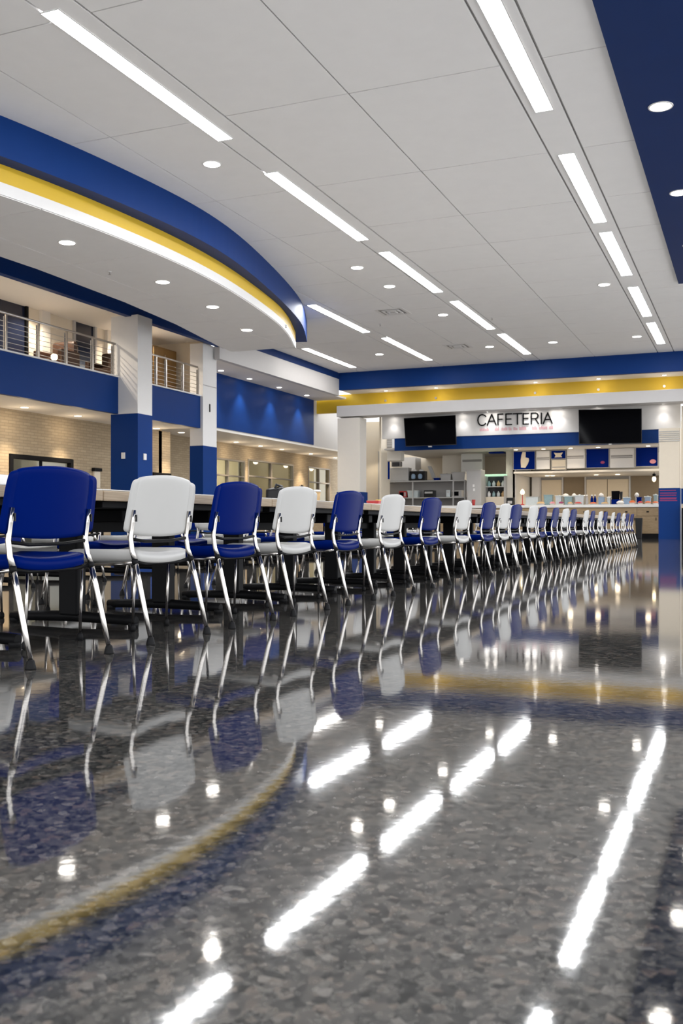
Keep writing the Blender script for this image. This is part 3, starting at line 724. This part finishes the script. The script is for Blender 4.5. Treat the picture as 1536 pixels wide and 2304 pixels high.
def board(px0, px1, py0, py1, m, lab, deco=None):
    x = onY((px0+px1)/2, YM); r = world_root('menu_board', (x, YM, zz(py1, (px0+px1)/2, YM)), lab, 'menu board', 'menu boards over the serving counter')
    z0, z1 = zz(py1, (px0+px1)/2, YM), zz(py0, (px0+px1)/2, YM)
    part(bx(px0, px1, YM, z0, z1, .12), 'panel', m, r, bevel=.006)
    x0, x1 = onY(px0, YM), onY(px1, YM)
    fr = MB(); t = .02
    fr.box(x0-.0, YM-.015, z0, x0+t, YM-.001, z1).box(x1-t, YM-.015, z0, x1, YM-.001, z1).box(x0+t, YM-.015, z1-t, x1-t, YM-.001, z1).box(x0+t, YM-.015, z0, x1-t, YM-.001, z0+t)
    part(fr, 'frame', 'grey_light', r)
    if deco:
        for name, mm, poly in deco:
            V = [(x0+u*(x1-x0), z0+v*(z1-z0)) for u, v in poly]; n_ = len(V)
            part(MB().add([(a, YM-.012, c) for a, c in V]+[(a, YM-.002, c) for a, c in V], [tuple(range(n_)), tuple(range(n_, 2*n_))[::-1]]+[(i, n_+i, n_+(i+1)%n_, (i+1)%n_) for i in range(n_)]), name, mm, r)
def rect(a, b_, c, d): return [(a, c), (b_, c), (b_, d), (a, d)]
def blob(cx_, cy_, rx_, ry_): return [(cx_+rx_*cos(2*pi*k/14), cy_+ry_*sin(2*pi*k/14)) for k in range(14)]
stripes = lambda a, b_: [('stripe', 'grey_metal', rect(a, b_, .50, .54)), ('stripe', 'grey_metal', rect(a, b_, .57, .64))]
board(1154, 1204, 1015, 1057, 'blue_plastic', 'blue menu board with a cream bottle-like shape, leftmost of the row', [('picture', 'cream_paint', [(.36,.12),(.55,.10),(.66,.3),(.72,.5),(.70,.62),(.56,.66),(.57,.95),(.43,.96),(.38,.8),(.34,.5)])])
board(1205.5, 1237, 1014, 1056, 'bright_white', 'narrow white menu board with grey bars, right of the bottle picture board', stripes(.05, .95))
board(1238.5, 1273, 1013, 1033, 'blue_plastic', 'small blue menu board with a cream crest, above a grey panel', [('picture', 'cream_paint', [(.25,.2),(.75,.2),(.68,.4),(.8,.75),(.6,.68),(.4,.68),(.2,.75),(.32,.4)])])
board(1240, 1273, 1034, 1057, 'cream_paint', 'small beige panel under the crested blue menu board', [('stripe', 'grey_metal', rect(.05, .95, .22, .3))])
board(1274.5, 1316, 1009, 1054, 'bright_white', 'white menu board with grey bars left of the plain wide blue one', stripes(.02, .92))
board(1317.5, 1370, 1009, 1053, 'blue_plastic', 'wide blue menu board with a faint magenta mark', [('mark', 'magenta_print', blob(.72, .28, .09, .07))])
board(1371, 1427, 1008, 1053, 'bright_white', 'wide white menu board with grey bars between the two wide blue ones', stripes(.05, .92))
board(1429, 1480, 1006, 1050, 'blue_plastic', 'blue menu board with a pink oval at the right end of the row', [('mark', 'pink_print', blob(.77, .26, .14, .11))])
zb = zz(1056, 1320, YM)
struct(MB().box(onY(1155, YM), YM, zb-.12, onY(1482, YM), 49, zb-.04), 'ceiling_servery', 'warm_white')
# back wall of servery
YB = 48.0
struct(bx(790, 1560, YB, 0, 5.4, .2), 'wall_back_kitchen', 'cream_paint')
struct(bx(1190, 1482, YB-.06, 0, zb, .05), 'wall_back_panel', 'dark_tan')
def shutter(n_, px0, px1, py0, nl):
    z1 = zz(py0, (px0+px1)/2, YB-.06); x0, x1 = onY(px0, YB-.1), onY(px1, YB-.1)
    fr = MB(); t = .07; fr.box(x0, YB-.16, .2, x0+t, YB-.065, z1).box(x1-t, YB-.16, .2, x1, YB-.065, z1).box(x0+t, YB-.16, z1-t*.6, x1-t, YB-.065, z1)
    d = struct(fr, 'door_%d' % n_, 'white_paint')
    MB().box(x0+t, YB-.15, z1-.32, x1-t, YB-.08, z1-.05).build('shutter_box', 'grey_metal', d)
    for k in range(nl):
        a = x0+t+(x1-x0-2*t)*k/nl; b_ = x0+t+(x1-x0-2*t)*(k+1)/nl
        MB().box(a+.015, YB-.13, .2, b_-.015, YB-.09, z1-.33).build('shutter_leaf', 'shutter', d)
shutter(5, 1214, 1267, 1065, 1); shutter(6, 1315, 1418, 1063, 2)
wd = struct(bx(1196, 1212, YB-.5, 0, zb-.12, .4), 'pier_servery', 'bright_white')
# TVs
def tv(c, lab):
    Y = 40.9; r = world_root('television', (onY(sum(p_[0] for p_ in c)/4, Y), Y, zz(max(p_[1] for p_ in c), c[0][0], Y)), lab, 'television', 'televisions over the serving counter')
    def P(p_, Yo): return (onY(p_[0], Y), Y+Yo, zz(p_[1], p_[0], Y))
    def slab(cc, y0, y1): return MB().add([P(p_, y0 + (.12 if i < 2 else 0) - .12) for i, p_ in enumerate(cc)]+[P(p_, y1 + (.12 if i < 2 else 0)-.12) for i, p_ in enumerate(cc)], [(3,2,1,0),(4,5,6,7),(0,1,5,4),(1,2,6,5),(2,3,7,6),(3,0,4,7)])
    cx_ = sum(p_[0] for p_ in c)/4; cy_ = sum(p_[1] for p_ in c)/4
    part(slab(c, .0, .07), 'housing', 'black_plastic', r)
    ins = [(p_[0]+(1.2 if p_[0] < cx_ else -1.2), p_[1]+(1.2 if p_[1] < cy_ else -1.6)) for p_ in c]
    part(slab(ins, -.004, -.0005), 'screen', 'screen_black', r)
    part(MB().tube([(onY(cx_, Y), Y+.1, zz(cy_, cx_, Y)), (onY(cx_, Y), YS-.001, zz(cy_-10, cx_, Y))], .05, 10), 'wall_arm', 'black_metal', r)
    part(MB().box(onY(cx_-3, Y), Y-.15, zz(c[2][1]+1.5, cx_, Y), onY(cx_+4, Y), Y-.05, zz(c[2][1]-1, cx_, Y)), 'sensor_bar', 'grey_light', r)
tv([(1024, 934), (908, 941), (914, 1005), (1028, 1001)], 'black television hanging left of the CAFETERIA lettering')
tv([(1443, 919), (1301, 922), (1303, 1000), (1444, 998)], 'black television hanging right of the CAFETERIA lettering')
# downlights under the beam & soffits
for i, px in enumerate((882, 1038, 1095, 1114, 1186, 1203, 1242, 1259, 1342, 1491)):
    Y = 41.45; wallcan(onY(px, Y), Y, 5.46, 'downlight under the white beam lighting the sign board, %s from the left' % words[i], 'downlights over the sign board', 24, 0, 1.5, .085, 'lamp_down', .03, (1, .96, .92))
for i, px in enumerate((1160, 1222, 1283, 1345, 1458)):
    Y = 42.8; wallcan(onY(px, Y), Y, zso-.03, 'downlight in the soffit over the menu boards, %s from the left' % words[i], 'downlights over the menu boards', 48, 0, 1.9, .09)
for i, px in enumerate((1231, 1243, 1341, 1389)):
    Y = 46.0; wallcan(onY(px, Y), Y, zb-.12, 'warm light inside the servery in front of the shutters, %s from the left' % words[i], 'downlights inside the servery', 60, 0, 2.2, .12)
for px, Y in ((1300, 44.4), (1420, 44.4)): spot(onY(px, Y), Y, zb-.15, 60, 2.4, .6, (1, .85, .65))
for px, Y, e in ((930, 45.5, 90), (1017, 46.8, 110), (1100, 44.5, 90), (835, 42.2, 22)): spot(onY(px, Y), Y, zso-.02, e, 2.3, .6, (1, .88, .7))
# yellow band wash: little cans in front soffit
for i, px in enumerate((868, 981, 1204, 1346, 1494)):
    Y = 40.0; wallcan(onY(px, Y), Y, 6.40, 'small light over the yellow band, %s from the left' % words[i], 'downlights over the yellow band', 28, 0, 1.9, .07, 'lamp_down', .03, (1, .93, .8))
    x = onY(px, 40.45); z = 6.02
    r = world_root('sprinkler_head', (x, 40.45, z), 'small metal sprinkler on the yellow band, %s from the left' % words[i], 'sprinkler', 'sprinklers on the yellow band')
    part(MB().tube([(x, 40.5, z), (x, 40.42, z)], .03, 10), 'escutcheon', 'lamp_trim', r)
    part(MB().tube([(x, 40.42, z), (x, 40.37, z)], .05, 10), 'deflector', 'steel', r)
# pendant
x, Y = onY(1471, 44.5), 44.5; z = zz(1078, 1471, Y)
r = world_root('pendant_lamp', (x, Y, z), 'glowing pendant lamp beside the right pillar', 'lamp')
part(MB().tube([(x, Y, z+.1), (x, Y, zb-.12)], .012, 6), 'cord', 'black_metal', r)
part(MB().lathe(x, Y, [(.05, z+.10), (.08, z+.2), (.04, z+.24)], 12), 'cap', 'black_metal', r)
part(MB().lathe(x, Y, [(.03, z-.11), (.075, z-.05), (.08, z+.04), (.05, z+.1)], 14), 'bulb', 'warm_glow', r)

# counter
r = world_root('serving_counter', (onY(1300, YC), YC, 0), 'long wooden serving counter with white worktop and black kick below the menu boards', 'counter')
x0, x1 = onY(868, YC), onY(1481, YC); ct = 1.42
part(MB().box(x0, YC-.08, ct-.12, x1, YC+1.0, ct), 'worktop', 'table_laminate', r, bevel=.01)
part(MB().box(x0, YC+.05, .0, x1, YC+.9, .19), 'kick', 'black_metal', r)
part(MB().box(x0, YC, .19, x1, YC+.9, ct-.12), 'carcass', 'maple_cabinet', r)
np_ = 14
for k in range(np_):
    a = x0+(x1-x0)*k/np_+.012; b_ = x0+(x1-x0)*(k+1)/np_-.012
    dr = part(MB().box(a, YC-.022, .93, b_, YC-.001, ct-.15), 'drawer', 'maple_cabinet', r, bevel=.004)
    part(MB().box((a+b_)/2-.05, YC-.04, 1.08, (a+b_)/2+.05, YC-.023, 1.13), 'handle', 'black_metal', dr)
    do = part(MB().box(a, YC-.022, .21, b_, YC-.001, .91), 'door', 'maple_cabinet', r, bevel=.004)
    part(MB().box(b_-.1, YC-.04, .74, b_-.07, YC-.023, .86), 'handle', 'black_metal', do)
# black bin at end of chairs
x, Y = onY(1437, 41.6), 41.6
r = world_root('waste_bin', (x, Y, 0), 'black waste bin in front of the counter past the last chair', 'bin')
part(MB().taper(x, Y, .0, .80, .10, .10, .14, .13), 'body', 'black_plastic', r, bevel=.02)
part(MB().taper(x, Y, .801, .85, .15, .14, .13, .12), 'lid', 'black_plastic', r, bevel=.01)

# things on the counter: px0, px1, top py, kind, material, label
def tub(x, Y, z, w, d, h, m, lab, name, cat, lid=None, fill=None, grp=None):
    r = world_root(name, (x, Y, z), lab, cat, grp); t = .012
    a0, b0, a1, b1 = w*.44, d*.44, w/2, d/2
    mb = MB()
    def ring(a, b_, zq): return [(x-a, Y-b_, zq), (x+a, Y-b_, zq), (x+a, Y+b_, zq), (x-a, Y+b_, zq)]
    V = ring(a0, b0, z)+ring(a1, b1, z+h)+ring(a1+.02, b1+.02, z+h)+ring(a1+.02, b1+.02, z+h-.02)+ring(a1-t, b1-t, z+h)+ring(a0-t, b0-t, z+t)
    q = lambda i, j: [(i*4+k, i*4+(k+1)%4, j*4+(k+1)%4, j*4+k) for k in range(4)]
    mb.add(V, [(3,2,1,0)]+q(0,1)+q(3,2)+q(2,4)+q(4,5)+[(20,21,22,23)])
    part(mb, 'body', m, r)
    if fill: part(MB().taper(x, Y, z+t+.001, z+h*.9, a0-.02, b0-.02, a1-.03, b1-.03), 'contents', fill, r)
    if lid:
        part(MB().taper(x, Y, z+h+.002, z+h+.03, a1+.03, b1+.03, a1+.01, b1+.01).lathe(x, Y, [(.03, z+h+.03), (.04, z+h+.06)], 8), 'lid', lid, r, bevel=.004)
def heap(x, Y, z, w, h, m, lab, name, cat, grp=None):
    r = world_root(name, (x, Y, z), lab, cat, grp)
    part(MB().lathe(x, Y, [(w*.3, z), (w*.5, z+h*.4), (w*.52, z+h*.42)], 18), 'dish', 'paper_white', r)
    part(MB().lathe(x, Y, [(w*.46, z+h*.38), (w*.42, z+h*.7), (w*.2, z+h), (.02, z+h*1.03)], 16), 'food', m, r)
cnt = [
 (1222, 1246, 1112, .20, 'teal_clear', None, 'tan_food', 'clear tub of tan food at the left end of the counter'),
 (1248, 1266, 1115, .20, 'clear_plastic', 'clear_plastic', 'tan_food', 'lidded clear tub between the first two patterned tubs'),
 (1268, 1290, 1116, .20, 'teal_clear', 'clear_plastic', None, 'teal patterned tub with a flat lid, under the left shutter'),
 (1292, 1316, 1114, .20, 'clear_plastic', 'clear_plastic', 'orange_food', 'wide clear tub holding reddish food'),
 (1344, 1362, 1117, .20, 'pale_blue', None, 'paper_white', 'pale blue tub under the wide shutter'),
 (1364, 1376, 1118, .20, 'clear_plastic', 'bright_white', None, 'small clear tub beside the dark register'),
 (1400, 1420, 1119, .20, 'pale_blue', 'clear_plastic', None, 'light blue bin right of the dark register'),
 (1430, 1446, 1117, .20, 'blue_plastic', None, None, 'deep blue bin near the right end of the counter'),
 (1448, 1466, 1117, .20, 'pale_blue', 'clear_plastic', None, 'blue-grey bin under the pendant lamp'),
 (1468, 1481, 1113, .20, 'teal_clear', 'clear_plastic', None, 'clear tub against the right pillar')]
for px0, px1, py, dd, m, lid, fill, lab in cnt:
    Y = YC+.48; px = (px0+px1)/2; x = onY(px, Y); w = onY(px1, Y)-onY(px0, Y)-.09
    tub(x, Y, ct+.001, w, .30, zz(py, px, Y)-ct-.03, m, lab, 'food_tub', 'food tub', lid, fill, 'tubs on the serving counter')
for px, w, h, m, lab in ((1216, .45, .14, 'tan_food', 'shallow dish of bread at the left end of the counter'), (1242, .30, .14, 'pink_print', 'dish of pink food in front of the tubs'), (1262, .28, .14, 'magenta_print', 'dish of dark magenta food under the left shutter'),
                         (1282, .3, .12, 'tan_food', 'dish of pale food in front of the teal tub'), (1300, .42, .12, 'red_plastic', 'dish of dark red food between the shutters'), (1334, .42, .10, 'orange_food', 'low dish of orange food below the left leaf of the wide shutter'),
                         (1360, .42, .10, 'tan_food', 'low dish of golden food left of the dark register'), (1395, .40, .16, 'paper_white', 'round white dish right of the dark register'),
                         (1422, .34, .16, 'orange_food', 'dish of bright orange food right of centre'), (1440, .28, .13, 'red_plastic', 'dish of red food in front of the deep blue bin'), (1457, .34, .13, 'orange_food', 'dish of orange food near the right pillar'), (1474, .3, .12, 'orange_food', 'dish of orange food touching the right pillar')):
    Y = YC+.16; heap(onY(px, Y), Y, ct+.001, w*.85, h, m, lab, 'food_dish', 'dish', 'dishes along the counter front')
for px, m, lab in ((1331, 'blue_plastic', 'blue bottle left of the pale blue tub'), (1338, 'blue_plastic', 'second blue bottle beside the pale blue tub'), (1320, 'grey_light', 'grey bottle at the wide shutter\'s left edge')):
    Y = YC+.5; x = onY(px, Y); z = ct+.001
    r = world_root('bottle', (x, Y, z), lab, 'bottle', 'bottles on the counter')
    part(MB().lathe(x, Y, [(.055, z), (.06, z+.05), (.06, z+.25), (.025, z+.34), (.025, z+.38)], 14), 'body', m, r)
    part(MB().lathe(x, Y, [(.035, z+.381), (.035, z+.43)], 12), 'cap', 'paper_white', r)
x, Y = onY(1386, YC+.5), YC+.5; z = ct+.001
r = world_root('cash_register', (x, Y, z), 'dark cash register with tilted screen on the counter', 'register')
part(MB().box(x-.19, Y-.16, z, x+.19, Y+.16, z+.22), 'base', 'blue_plastic', r, bevel=.01)
part(MB().taper(x-.03, Y, z+.222, z+.58, .16, .03, .17, .03), 'screen', 'screen_black', r, bevel=.008)
part(MB().taper(x+.2, Y+.02, z+.222, z+.55, .04, .05, .06, .07), 'printer', 'black_plastic', r, bevel=.008)
# covered trays/domes
for px, w, lab in ((1272, .55, 'white domed dish standing behind the teal tub'), (1291, .4, 'small white bowl stacked behind the tubs under the left shutter'), (1352, .4, 'white domed dish behind the pale blue tub'), (1432, .34, 'white domed dish behind the deep blue bin')):
    Y = YC+.83; x = onY(px, Y); z = ct+.001; w *= .58
    r = world_root('covered_dish', (x, Y, z), lab, 'dish', 'covered dishes')
    part(MB().lathe(x, Y, [(w*.3, z), (w*.32, z+.34), (w*.5, z+.38)], 18), 'stand', 'grey_light', r)
    part(MB().lathe(x, Y, [(w*.48, z+.381), (w*.42, z+.44), (w*.25, z+.49), (.02, z+.51)], 18), 'cover', 'bright_white', r)
# flowers/candle thing at left of counter + glass guard
x, Y = onY(1175, YC+.3), YC+.3; z = ct+.001
r = world_root('lit_candle_stand', (x, Y, z), 'slender red stand with a glowing yellow flame shade at the counter left', 'lamp')
part(MB().lathe(x, Y, [(.10, z), (.10, z+.03), (.025, z+.06), (.02, z+.45), (.05, z+.47)], 14), 'stand', 'red_plastic', r)
part(MB().lathe(x, Y, [(.05, z+.471), (.10, z+.55), (.06, z+.66), (.01, z+.70)], 14), 'flame_shade', 'warm_glow', r)
r = world_root('display_case', (onY(1197, YC+.4), YC+.4, ct), 'low clear display case beside the candle stand', 'display case')
part(MB().box(onY(1180, YC+.2), YC+.4, ct+.001, onY(1208, YC+.2), YC+.8, ct+.36), 'case', 'clear_plastic', r, bevel=.01)
part(MB().box(onY(1179, YC+.2), YC+.38, ct+.361, onY(1209, YC+.2), YC+.82, ct+.38), 'rim', 'grey_light', r)

# ---------- kitchen at left
YK = 45.0
def kz(py, px, Y=YK): return zz(py, px, Y)
# shelving
Y = 44.0; x0, x1 = onY(866, Y), onY(1047, Y)
r = world_root('shelving_unit', ((x0+x1)/2, Y, 0), 'grey metal shelving unit behind the tables at the left of the kitchen', 'shelving')
zt_ = kz(1081, 950, Y); zm_ = kz(1119, 950, Y)
part(MB().box(x0, Y, zt_-.06, x1, Y+.7, zt_), 'shelf', 'grey_light', r, bevel=.005)
part(MB().box(x0, Y, zm_-.05, x1, Y+.7, zm_), 'shelf', 'grey_light', r, bevel=.005)
part(MB().box(x0, Y, .6, x1, Y+.7, .65), 'shelf', 'grey_light', r, bevel=.005)
for px in (867, 927, 1018, 1044):
    xx = onY(px, Y); part(MB().box(xx, Y-.02, 0, xx+.06, Y+.04, zt_-.06), 'post', 'grey_light', r)
part(MB().box(x0, Y+.68, .1, x1, Y+.7, zt_-.06), 'back_panel', 'grey_metal', r)
def onshelf(px0, px1, py, zbase, name, m, lab, cat, d=.45, Yf=.12, style='box'):
    Yq = 44.0+Yf; a, b_ = onY(px0, Yq), onY(px1, Yq); h = kz(py, (px0+px1)/2, Yq)-zbase; x = (a+b_)/2
    if style == 'tub': tub(x, Yq+d/2, zbase+.001, b_-a, d, h-.03, m, lab, name, cat, 'grey_light'); return
    r = world_root(name, (x, Yq+d/2, zbase), lab, cat)
    part(MB().box(a, Yq, zbase+.001, b_, Yq+d, zbase+h), 'body', m, r, bevel=.02)
    if style == 'oven':
        part(MB().box(a+.04, Yq-.012, zbase+.06, b_-.14, Yq-.001, zbase+h-.06), 'door', 'screen_black', r)
        part(MB().box(b_-.11, Yq-.012, zbase+.06, b_-.04, Yq-.001, zbase+h-.06), 'control_panel', 'grey_light', r)
    if style == 'brewer':
        for s in (.28, .72):
            xx = a+(b_-a)*s
            part(MB().lathe(xx, Yq-.08, [(.07, zbase+.08), (.10, zbase+.12), (.10, zbase+.26), (.05, zbase+.32)], 14), 'jug', 'pale_blue', r)
            part(MB().lathe(xx, Yq+.1, [(.11, zbase+h+.001), (.11, zbase+h+.05), (.05, zbase+h+.09)], 14), 'lid', 'bright_white', r)
    if style == 'crate':
        part(MB().box(a+.05, Yq-.01, zbase+h*.55, b_-.05, Yq-.001, zbase+h*.8), 'label_strip', 'grey_light', r)
onshelf(877, 918, 1052, zt_, 'storage_box', 'grey_light', 'big grey box on top of the shelving at its left end', 'box', .5, .05, 'crate')
onshelf(921, 956, 1060, zt_, 'coffee_brewer', 'black_plastic', 'black twin coffee brewer on top of the shelving', 'coffee maker', .35, .15, 'brewer')
onshelf(975, 988, 1074, zt_, 'small_bin', 'blue_plastic', 'small blue bin on the shelving left of the grey tubs', 'bin', .3, .12, 'tub')
onshelf(990, 1014, 1066, zt_, 'storage_tub', 'grey_light', 'grey lidded tub on the shelving, the smaller left one', 'tub', .4, .12, 'tub')
onshelf(1016, 1046, 1062, zt_, 'storage_tub', 'grey_light', 'grey lidded tub on the shelving, the wider right one', 'tub', .4, .12, 'tub')
onshelf(897, 914, 1105, zm_, 'toaster', 'red_plastic', 'small dark red toaster on the middle shelf', 'toaster', .3, .1, 'oven')
onshelf(916, 940, 1103, zm_, 'container', 'clear_plastic', 'clear container on the middle shelf beside the toaster', 'container', .4, .1, 'tub')
onshelf(953, 975, 1103, zm_, 'crate', 'black_plastic', 'black crate in the centre of the middle shelf', 'crate', .4, .1, 'crate')
onshelf(1003, 1012, 1102, zm_, 'blender', 'clear_plastic', 'clear blender jug on the middle shelf', 'blender', .2, .1, 'crate')
onshelf(1015, 1038, 1103, zm_, 'microwave_oven', 'grey_light', 'small black-fronted microwave on the middle shelf, right end', 'microwave', .4, .1, 'oven')
# grey easel-like lever
xa = onY(962.2, 44.4)
r = world_root('slicer', (xa, 44.4, zt_), 'tilted grey slicer arm standing on the shelving', 'slicer')
part(MB().add([(xa-.05, 44.5, zt_+.7), (xa+.12, 44.5, zt_+.7), (xa+.42, 44.5, zt_+.04), (xa+.22, 44.5, zt_+.04), (xa-.05, 44.56, zt_+.7), (xa+.12, 44.56, zt_+.7), (xa+.42, 44.56, zt_+.04), (xa+.22, 44.56, zt_+.04)], [(0,1,2,3),(7,6,5,4),(0,4,5,1),(1,5,6,2),(2,6,7,3),(3,7,4,0)]), 'arm', 'grey_light', r)
part(MB().box(xa-.05, 44.46, zt_+.001, xa+.4, 44.6, zt_+.04), 'base', 'grey_metal', r)
# hanging white box & blue sheet at left
Y = 42.6
r = world_root('wall_cabinet', (onY(867, Y), Y, kz(1037, 867, Y)), 'white wall cabinet with ribbed top at the left end of the servery', 'cabinet')
part(bx(857, 901, Y, kz(1037, 870, Y), kz(1008, 870, Y), .5), 'body', 'warm_white', r, bevel=.01)
part(bx(857, 882, Y-.02, kz(1007.5, 870, Y), kz(985, 870, Y), .5), 'ribbed_top', 'grey_light', r, bevel=.01)
for k in range(4): part(bx(857, 883, Y-.035, kz(1004-k*5, 870, Y), kz(1002.5-k*5, 870, Y), .014), 'rib', 'white_paint', r)
r = world_root('banner', (onY(868, Y), Y+.1, kz(1078, 868, Y)), 'narrow blue banner hanging under the white wall cabinet', 'banner')
part(bx(860, 876, Y+.1, kz(1078, 868, Y), kz(1038.5, 868, Y), .03), 'cloth', 'blue_plastic', r)
struct(bx(861, 868, Y+.3, 0, kz(1037, 868, Y), .3), 'trim_6', 'grey_light')
r = world_root('undershelf_equipment', (onY(890, 43.6), 43.6, kz(1051, 890, 43.6)), 'dark glass-fronted warmer under the white wall cabinet', 'warmer')
part(bx(880, 900, 43.9, kz(1050, 890, 43.9), kz(1038, 890, 43.9), .3), 'body', 'grey_metal', r, bevel=.01)
part(bx(882, 898, 43.88, kz(1049, 890, 43.9), kz(1040, 890, 43.9), .018), 'window', 'dark_glass', r)
# white column in kitchen and back cupboards
struct(bx(995, 1040, 46.2, 0, zso+.05, .9), 'pillar_kitchen', 'warm_white')
struct(bx(903, 934, 46.8, 0, zso+.05, .9), 'pillar_kitchen_left', 'grey_paint')
r = world_root('wall_cupboard', (onY(1060, 45.6), 45.6, kz(1060, 1060, 45.6)), 'white wall cupboard with a brown grip strip above the grey fridge', 'cupboard')
Y = 45.6
part(bx(1037, 1085, Y, kz(1062, 1060, Y), kz(1018, 1060, Y), .5), 'body', 'bright_white', r, bevel=.01)
part(bx(1040, 1083, Y-.02, kz(1039, 1060, Y), kz(1034, 1060, Y), .02), 'grip', 'grey_metal', r)
r = world_root('ceiling_beam_box', (onY(1070, 44.6), 44.6, kz(1020, 1070, 44.6)), 'dark grey hood box with a blue end under the blue strip', 'hood')
Y = 44.6
part(bx(1032, 1099, Y, kz(1018, 1070, Y), zso+.04, .5), 'body', 'grey_metal', r)
part(bx(1099, 1132, Y-.02, kz(1020, 1110, Y), zso+.04, .5), 'end_panel', 'blue_plastic', r)
# tall grey fridge
Y = 43.5
x0, x1 = onY(1049, Y), onY(1082, Y); zf = kz(1057, 1065, Y)
r = world_root('refrigerator', ((x0+x1)/2, Y, 0), 'tall grey refrigerator between the shelving and the display cooler', 'refrigerator')
part(MB().box(x0, Y, .08, x1, Y+.7, zf), 'body', 'grey_light', r, bevel=.02)
part(MB().box(x0+.02, Y-.05, .12, x1-.02, Y-.001, zf-.04), 'door', 'grey_light', r, bevel=.015)
part(MB().box(x0+.05, Y-.09, 1.4, x0+.08, Y-.051, 2.1), 'handle', 'steel', r)
for a, z0, z1 in ((1063, 1096, 1090), (1064, 1105, 1099)): part(bx(a, a+4, Y-.058, kz(z0, a, Y), kz(z1, a, Y), .006), 'paper_note', 'paper_white', r)
part(MB().box(x0+.05, Y+.05, 0, x1-.05, Y+.65, .08), 'plinth', 'black_metal', r)
x = onY(1065, YC+.2)
r = world_root('cup', (x, YC+.2, ct), 'red cup on the counter in front of the grey refrigerator', 'cup')
part(MB().lathe(x, YC+.2, [(.06, ct+.001), (.085, ct+.26), (.075, ct+.262)], 14), 'body', 'red_plastic', r)
# display cooler
Y = 44.3; x0, x1 = onY(1088, Y), onY(1137, Y); z0, z1 = kz(1130, 1110, Y), kz(1067, 1110, Y)
r = world_root('display_cooler', ((x0+x1)/2, Y, 0), 'open display cooler with green-lit top right of the grey refrigerator', 'cooler')
part(MB().box(x0, Y+.5, .1, x1, Y+.56, z1), 'back_panel', 'dark_glass', r)
for a in (x0, x1-.08): part(MB().box(a, Y, .1, a+.08, Y+.5, z1-.08), 'side_panel', 'grey_light', r)
part(MB().box(x0, Y, z1-.08, x1, Y+.5, z1), 'canopy', 'green_tint', r, bevel=.01)
part(MB().box(x0+.08, Y, .1, x1-.08, Y+.5, z0+.25), 'base', 'cream_paint', r, bevel=.01)
zsh = z0+.25+(z1-z0-.33)*.5; part(MB().box(x0+.08, Y+.02, zsh-.03, x1-.08, Y+.48, zsh), 'shelf', 'bright_white', r)
k = 0
for zq in (z0+.251, zsh+.001):
    for j in range(4):
        x = x0+.2+j*.22; m = ['bright_white', 'teal_clear', 'green_tint', 'tan_food'][(j+k) % 4]
        b2 = MB().lathe(x, Y+.2, [(.06, zq), (.08, zq+.06), (.08, zq+.16), (.03, zq+.22), (.03, zq+.26)], 12)
        t = b2.build('drink_bottle', m if m != 'green_tint' else 'clear_plastic'); tag(t, 'drink bottle on the %s shelf of the display cooler, %s from the left' % (['lower', 'upper'][k], words[j]), 'bottle', 'bottles in the display cooler')
    k += 1
struct(bx(1138, 1158, 44.6, 0, zso+.05, .15), 'wall_servery_left', 'warm_white')
struct(MB().box(onY(1158, 44.6)-.1, 44.6, 0, onY(1158, 44.6)+.05, 48, zso+.05), 'wall_servery_side', 'warm_white')
x, Y = onY(1148, YC+.5), YC+.5
r = world_root('napkin_dispenser', (x, Y, ct), 'dark napkin dispenser on the counter left of the candle stand', 'dispenser')
part(MB().box(x-.16, Y-.12, ct+.001, x+.16, Y+.12, ct+.34), 'body', 'black_plastic', r, bevel=.02)
part(MB().box(x-.1, Y-.128, ct+.08, x+.1, Y-.121, ct+.2), 'slot', 'grey_light', r)

# ---------------------------------------------------------------- clean helper properties, world, camera
for o in bpy.data.objects:
    for k_ in ('_w', '_base'):
        if k_ in o: del o[k_]
w = bpy.data.worlds.new('World'); S.world = w; w.use_nodes = True
bg = w.node_tree.nodes['Background']; bg.inputs[0].default_value = (.96, .98, 1.0, 1); bg.inputs[1].default_value = 1.5
cam = bpy.data.cameras.new('camera'); co = bpy.data.objects.new('camera', cam); C.objects.link(co)
cam.sensor_fit = 'HORIZONTAL'; cam.sensor_width = 24; cam.lens = F/1536*24; cam.shift_y = (HY-1152)/1536
co.location = (0, 0, H); co.rotation_euler = (pi/2, 0, PSI)
cam.clip_start = .05; cam.clip_end = 200
cam.dof.use_dof = True; cam.dof.focus_distance = 6.5; cam.dof.aperture_fstop = 6.0
S.camera = co
S.view_settings.view_transform = 'Standard'; S.view_settings.look = 'None'; S.view_settings.gamma = 1; S.view_settings.exposure = 0.8
S.view_settings.use_curve_mapping = False
S.cycles.use_denoising = True; S.cycles.max_bounces = 6; S.cycles.use_adaptive_sampling = True; S.cycles.adaptive_threshold = 0.025; S.cycles.sample_clamp_indirect = 6
